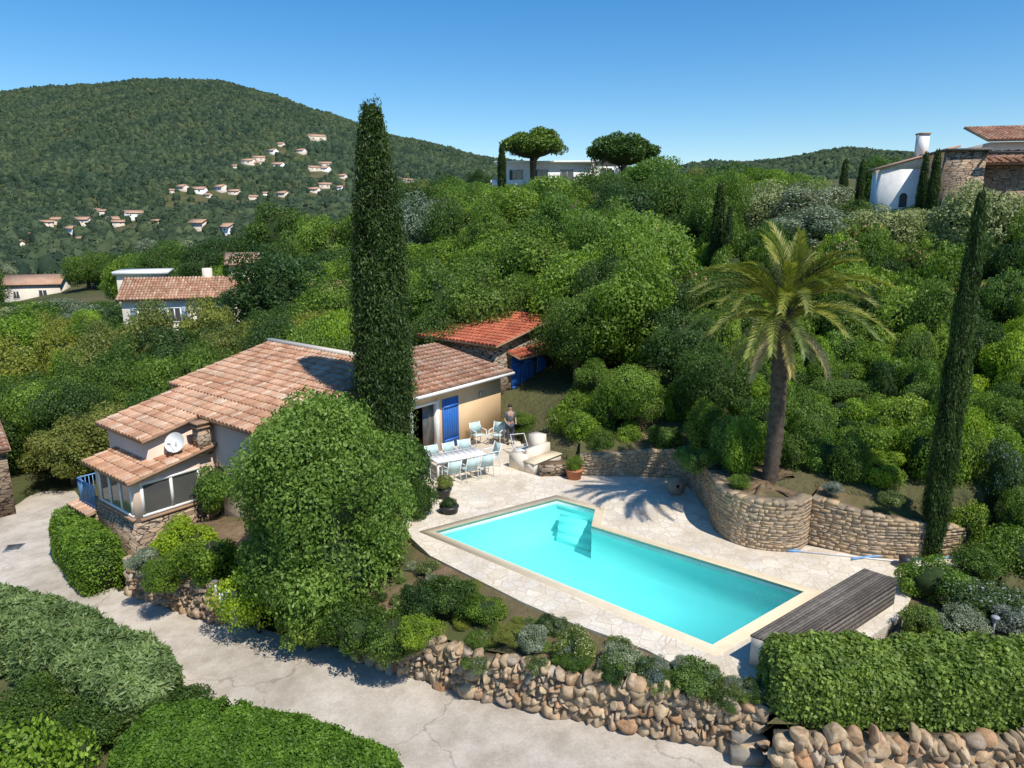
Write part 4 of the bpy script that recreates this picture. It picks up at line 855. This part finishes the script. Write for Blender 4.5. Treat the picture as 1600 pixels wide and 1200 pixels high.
spots=[(-.6,-.75,math.pi,'left chair on the near side of the white table'),(.1,-.78,math.pi+.1,'middle chair on the near side of the white table'),(.8,-.74,math.pi-.1,'right chair on the near side of the white table'),
(-.55,.78,0,'left chair on the far side of the white table'),(.2,.76,.1,'middle chair on the far side of the white table'),(.85,.8,-.1,'right chair on the far side of the white table'),(1.5,.05,-math.pi/2,'chair at the right end of the white table'),(-1.45,0,math.pi/2,'chair at the left end of the white table')]
for i,(a,b,rz,lb) in enumerate(spots):
    loc=(-2.1+a*ca-b*sa,25.6+a*sa+b*ca,0); lb='pale mint garden chair, '+lb
    if i==0: ch0.location=loc; ch0.rotation_euler=(0,0,rz+math.radians(31)); ch0['label']=lb; ch0['group']=gc
    else: dup(ch0,loc,rz+math.radians(31),lb,gc)
for px,py,rz,lb in [(748,694,.6,'pale mint chair standing against the orange villa wall'),(776,694,-.4,'pale mint chair beside the standing person')]:
    x,y=G(px,py); o=dup(ch0,(x,y,0),rz,lb,'spare chairs by the villa wall')
x,y=G(815,712); t=thing('folding_lounger','white folded metal lounger frame right of the table','lounger',(x,y,0),.3)
m=MB()
for sx in (-.3,.3): m.tube([(sx,-.6,.02),(sx,.1,.35),(sx,.6,.75)],.018); m.tube([(sx,-.5,.35),(sx,.5,.35)],.018); m.tube([(sx,.5,0),(sx,-.1,.4)],.018); m.tube([(sx,-.5,.35),(sx,-.5,0)],.018)
for k in range(3): m.tube([(-.3,-.4+k*.4,.35),(.3,-.4+k*.4,.35)],.014)
m.tube([(-.3,.6,.75),(.3,.6,.75)],.018); m.build('frame',alu,t)
m=MB(); m.box(-.27,.27,-.45,.1,.345,.365); m.build('sling',alu,t)
x,y=G(848,735); t=thing('masonry_bench','cream masonry bench with stepped back beside the bamboo bush','bench',(x,y,0),math.radians(48))
m=MB(); m.box(-.6,1.0,-.1,.45,0,.42); m.box(-.6,-.3,.45,1.2,0,.6); m.box(-.3,1.0,.45,.65,0,.8); m.box(.55,1.0,.65,1.2,0,1.1); m.build('bench_body',cream,t)
m=MB(); m.box(-.64,1.04,-.14,.43,.42,.46); m.build('bench_slab',coping_m,t)
x,y=G(868,744); t=thing('stone_planter','low schist planter edge in front of the masonry bench','planter',(x,y,0),math.radians(5)); m=MB(); m.box(-.6,.6,0,.6,0,.42); m.build('planter_wall',stonewall,t); m=MB(); m.box(-.5,.5,.1,.5,.42,.44); m.build('planter_soil',soil,t)
def pot(name,label,px,py,r0,r1,h,mat,kind,pr,ph,plab):
    x,y=G(px,py); t=thing(name,label,'pot',(x,y,0)); m=MB(); m.tube([(0,0,0),(0,0,h*.85),(0,0,h*.86),(0,0,h)],[r0,r1,r1*1.1,r1*1.1],16); m.build('pot_body',mat,t,False)
    plant(kind,x,y,pr,ph,plab,None,'potted_plant','plant',z=h-.05)
pot('flower_pot','dark round pot with pink flowers at the terrace edge',694,778,.17,.25,.36,blackpot,'pink_s',.33,.5,'pink flowering plant in the dark round pot')
pot('terracotta_pot','square terracotta pot in front of the low back wall',897,747,.26,.3,.36,terracotta,'oak_s',.35,.45,'small green plant in the terracotta pot')
pot('black_tub','low black tub beside the flower pot',702,800,.28,.3,.22,blackpot,'dark_s',.3,.3,'dark plant in the low black tub')
x,y=G(1056,772); t=thing('millstone','grey round millstone leaning against the back wall','millstone',(x,y,.3),math.radians(-12))
m=MB(); m.tube([(0,-.1,0),(0,.1,0)],.32,24); m.build('disc',greystone,t); m=MB(); m.tube([(0,-.12,0),(0,-.101,0)],.06,12); m.build('dark_hole_disc',darkin,t); t.rotation_euler=(math.radians(-12),0,math.radians(15))  # solid dark disc on the face paints the shade of a hole
q=[G(1172,992,.72),G(1350,888,.72),G(1402,905,.72),G(1232,1012,.72)]
q=[Vector((*a,0)) for a in q]; bx=thing('pool_cover_housing','long slatted wooden housing with cream ends at the pool end','bench',(q[0].x,q[0].y,0))
o=q[0].copy(); q=[v-o for v in q]
def lerp(a,b,t): return a+(b-a)*t
m=MB(); n=11
for k in range(n):
    a0,a1=(k+.06)/n,(k+.94)/n; p0,p1=lerp(q[0],q[3],a0),lerp(q[0],q[3],a1); r0,r1=lerp(q[1],q[2],a0),lerp(q[1],q[2],a1)
    m.hexa([(v.x,v.y,.68) for v in (p0,p1,r1,r0)]+[(v.x,v.y,.725) for v in (p0,p1,r1,r0)])
m.build('top_slats',wood,bx)
m=MB(); nn=(q[3]-q[0]).normalized()
for k in range(5):
    z0=.05+k*.125; a=lerp(q[3],q[2],.03); b=q[2]
    m.hexa([(v.x,v.y,z0) for v in (a,b,b-nn*.04,a-nn*.04)]+[(v.x,v.y,z0+.11) for v in (a,b,b-nn*.04,a-nn*.04)])
m.build('side_slats',wood,bx)
m=MB(); dd=(q[1]-q[0]).normalized(); a=[q[0]+nn*.03,q[3]-nn*.06,q[3]-nn*.06+dd*.12,q[0]+nn*.03+dd*.12]
m.hexa([(v.x,v.y,0) for v in a]+[(v.x,v.y,.675) for v in a]); m.build('end_panel',cream,bx)
m=MB(); a=[lerp(q[1],q[2],.03)-dd*.12,lerp(q[1],q[2],.95)-dd*.12,lerp(q[1],q[2],.95),lerp(q[1],q[2],.03)]
m.hexa([(v.x,v.y,0) for v in a]+[(v.x,v.y,.675) for v in a]); m.build('end_panel',cream,bx)
m=MB(); a=[q[0]+nn*.05+dd*.125,q[3]-nn*.1+dd*.125,q[2]-nn*.1-dd*.125,q[1]+nn*.05-dd*.125]; m.hexa([(v.x,v.y,0) for v in a]+[(v.x,v.y,.66) for v in a]); m.build('inner_box',mortar,bx)
a=G(1240,862);b=G(1535,892,.0)
t=thing('pool_pole','white telescopic pool pole lying along the straight wall','pole',(a[0],a[1],0)); m=MB(); m.tube([(0,0,.03),(b[0]-a[0],b[1]-a[1],.03)],.022); m.build('pole',alu,t)
m=MB(); m.box(-.2,.2,-.04,.04,0,.06); m.build('brush_head',lightblue,t)
a=G(1330,876); b=G(1520,870)
t=thing('pool_hose','pale blue hose lying beside the pool pole','hose',(a[0],a[1],0)); m=MB(); m.tube([(s*(b[0]-a[0]),s*(b[1]-a[1])+.12*math.sin(s*7),.05) for s in np.linspace(0,1,20)],.03,6); m.build('hose',lightblue,t)
x,y=G(1533,858); t=thing('blue_valve','blue pool valve on a pipe at the end of the wall','valve',(x,y,0)); m=MB(); m.tube([(0,0,0),(0,0,.5)],.08,10); m.tube([(-.12,0,.5),(.15,0,.5)],.07,10); m.build('valve_body',lightblue,t)
x,y=G(1414,886); t=thing('black_bucket','black bucket at the right end of the terrace','bucket',(x,y,0)); m=MB(); m.tube([(0,0,0),(0,0,.3)],[.14,.19],14); m.build('bucket_body',blackpot,t)
x,y=G(1552,985,.2); t=thing('garden_light','small grey garden light behind the ivy hedge','lamp',(x,y,0)); m=MB(); m.tube([(0,0,0),(0,0,.5)],.025); m.build('post',grey,t); m=MB(); m.tube([(0,0,.5),(0,0,.55),(0,0,.57)],[.09,.09,.03],12); m.build('lamp_head',grey,t)
x,y=GR(22,856); t=thing('manhole_cover','small grey manhole cover in the drive','manhole cover',(x,y,roadz(x)+.01),.3); m=MB(); m.box(-.3,.3,-.3,.3,0,.015); m.build('frame',grey,t); m=MB(); [m.box(-.24,.24,-.24+i*.1,-.18+i*.1,.016,.022) for i in range(5)]; m.build('grating',blackpot,t)
# ------------------------------------------------------------ person
skinm=m_plain('skin',(.45,.28,.2),.6); shirtm=m_plain('shirt',(.12,.12,.13),.8); trous=m_plain('trousers',(.07,.08,.11),.8); hairm=m_plain('hair',(.03,.02,.015),.7)
def skinned(name,verts,edges,rad,mat,par,root=0,sub=1):
    me=bpy.data.meshes.new(name); me.from_pydata(verts,edges,[]); me.materials.append(mat); o=link(name,me,par)
    md=o.modifiers.new('s','SKIN'); md.use_smooth_shade=True
    for i,r_ in enumerate(rad): me.skin_vertices[0].data[i].radius=(r_,r_) if not isinstance(r_,tuple) else r_
    me.skin_vertices[0].data[root].use_root=True
    s=o.modifiers.new('u','SUBSURF'); s.levels=sub; s.render_levels=sub; return o
x,y=G(797,694); pe=thing('person','person in dark shirt and jeans standing by the villa corner','person',(x,y,0),math.radians(20))
V=[(0,0,.95),(0,0,1.15),(0,0,1.38),(0,0,1.5),(0,-.01,1.6),(0,-.02,1.68)];E=[(0,1),(1,2),(2,3),(3,4),(4,5)];Rr=[(.15,.11),(.14,.10),(.17,.10),.055,.085,.07]
for s in (-1,1):
    b=len(V); V+=[(s*.1,0,.88),(s*.11,-.02,.48),(s*.11,.02,.09),(s*.12,-.14,.04)]; E+=[(0,b),(b,b+1),(b+1,b+2),(b+2,b+3)]; Rr+=[.09,.06,.042,.035]
    b=len(V); V+=[(s*.19,0,1.4),(s*.25,0,1.12),(s*.2,-.18,.98),(s*.16,-.26,.98)]; E+=[(2,b),(b,b+1),(b+1,b+2),(b+2,b+3)]; Rr+=[.055,.04,.03,(.035,.018)]
    for k in range(4): V.append((s*(.19-.02*k),-.34+.006*abs(k-1.5),.975)); E.append((b+3,len(V)-1)); Rr.append(.009)
    V.append((s*.11,-.28,1.0)); E.append((b+3,len(V)-1)); Rr.append(.011)
skinned('body',V,E,Rr,skinm,pe)
skinned('shirt',[(0,0,.93),(0,0,1.15),(0,0,1.38),(0,0,1.46),(.19,0,1.4),(.235,0,1.18),(-.19,0,1.4),(-.235,0,1.18)],[(0,1),(1,2),(2,3),(2,4),(4,5),(2,6),(6,7)],[(.175,.13),(.165,.125),(.19,.125),.07,.075,.065,.075,.065],shirtm,pe)
skinned('trousers',[(0,0,.96),(.1,0,.86),(.11,-.02,.48),(.11,.02,.1),(-.1,0,.86),(-.11,-.02,.48),(-.11,.02,.1)],[(0,1),(1,2),(2,3),(0,4),(4,5),(5,6)],[(.165,.13),.105,.08,.065,.105,.08,.065],trous,pe)
for s in (-1,1):
    m=MB(); m.add(IV*[.05,.13,.05]+[s*.115,-.05,.05],IF); m.build('shoe',blackpot,pe,True)
m=MB(); m.add(IV*[.092,.10,.09]+[0,.02,1.69],IF); m.build('hair',hairm,pe,True)
m=MB(); m.add(IV*[.012,.016,.02]+[0,-.105,1.63],IF); m.build('nose',skinm,pe,True)
# ------------------------------------------------------------ light & camera
sd=Vector((.66*math.cos(math.radians(57)),-.75*math.cos(math.radians(57)),math.sin(math.radians(57)))).normalized()
sl=bpy.data.lights.new('sun','SUN'); sl.energy=5.0; sl.angle=math.radians(.5); sl.color=(1,.955,.87); so=bpy.data.objects.new('sun',sl); C.objects.link(so); so.rotation_euler=sd.to_track_quat('Z','Y').to_euler(); so.location=(0,0,60)
w=bpy.data.worlds.new('World'); bpy.context.scene.world=w; w.use_nodes=True; nt=w.node_tree; bg=nt.nodes['Background']
sk=nt.nodes.new('ShaderNodeTexSky'); sk.sky_type='NISHITA'; sk.sun_disc=False; sk.sun_elevation=math.radians(57); sk.sun_rotation=math.atan2(.66,-.75); sk.altitude=50; sk.air_density=1.0; sk.dust_density=.25; sk.ozone_density=3.2
hs_=nt.nodes.new('ShaderNodeHueSaturation'); hs_.inputs['Saturation'].default_value=1.38; hs_.inputs['Value'].default_value=1.0
nt.links.new(sk.outputs[0],hs_.inputs['Color']); nt.links.new(hs_.outputs[0],bg.inputs[0]); bg.inputs[1].default_value=.15
sc=bpy.context.scene; sc.view_settings.view_transform='Standard'; sc.view_settings.look='None'; sc.view_settings.exposure=0
cam=bpy.data.cameras.new('camera'); cam.sensor_width=36; cam.lens=F/1600*36; cam.clip_end=12000; cam.clip_start=.1
co=bpy.data.objects.new('camera',cam); C.objects.link(co); co.location=(0,0,CZ); co.rotation_euler=(math.radians(90)-PT,0,0); sc.camera=co
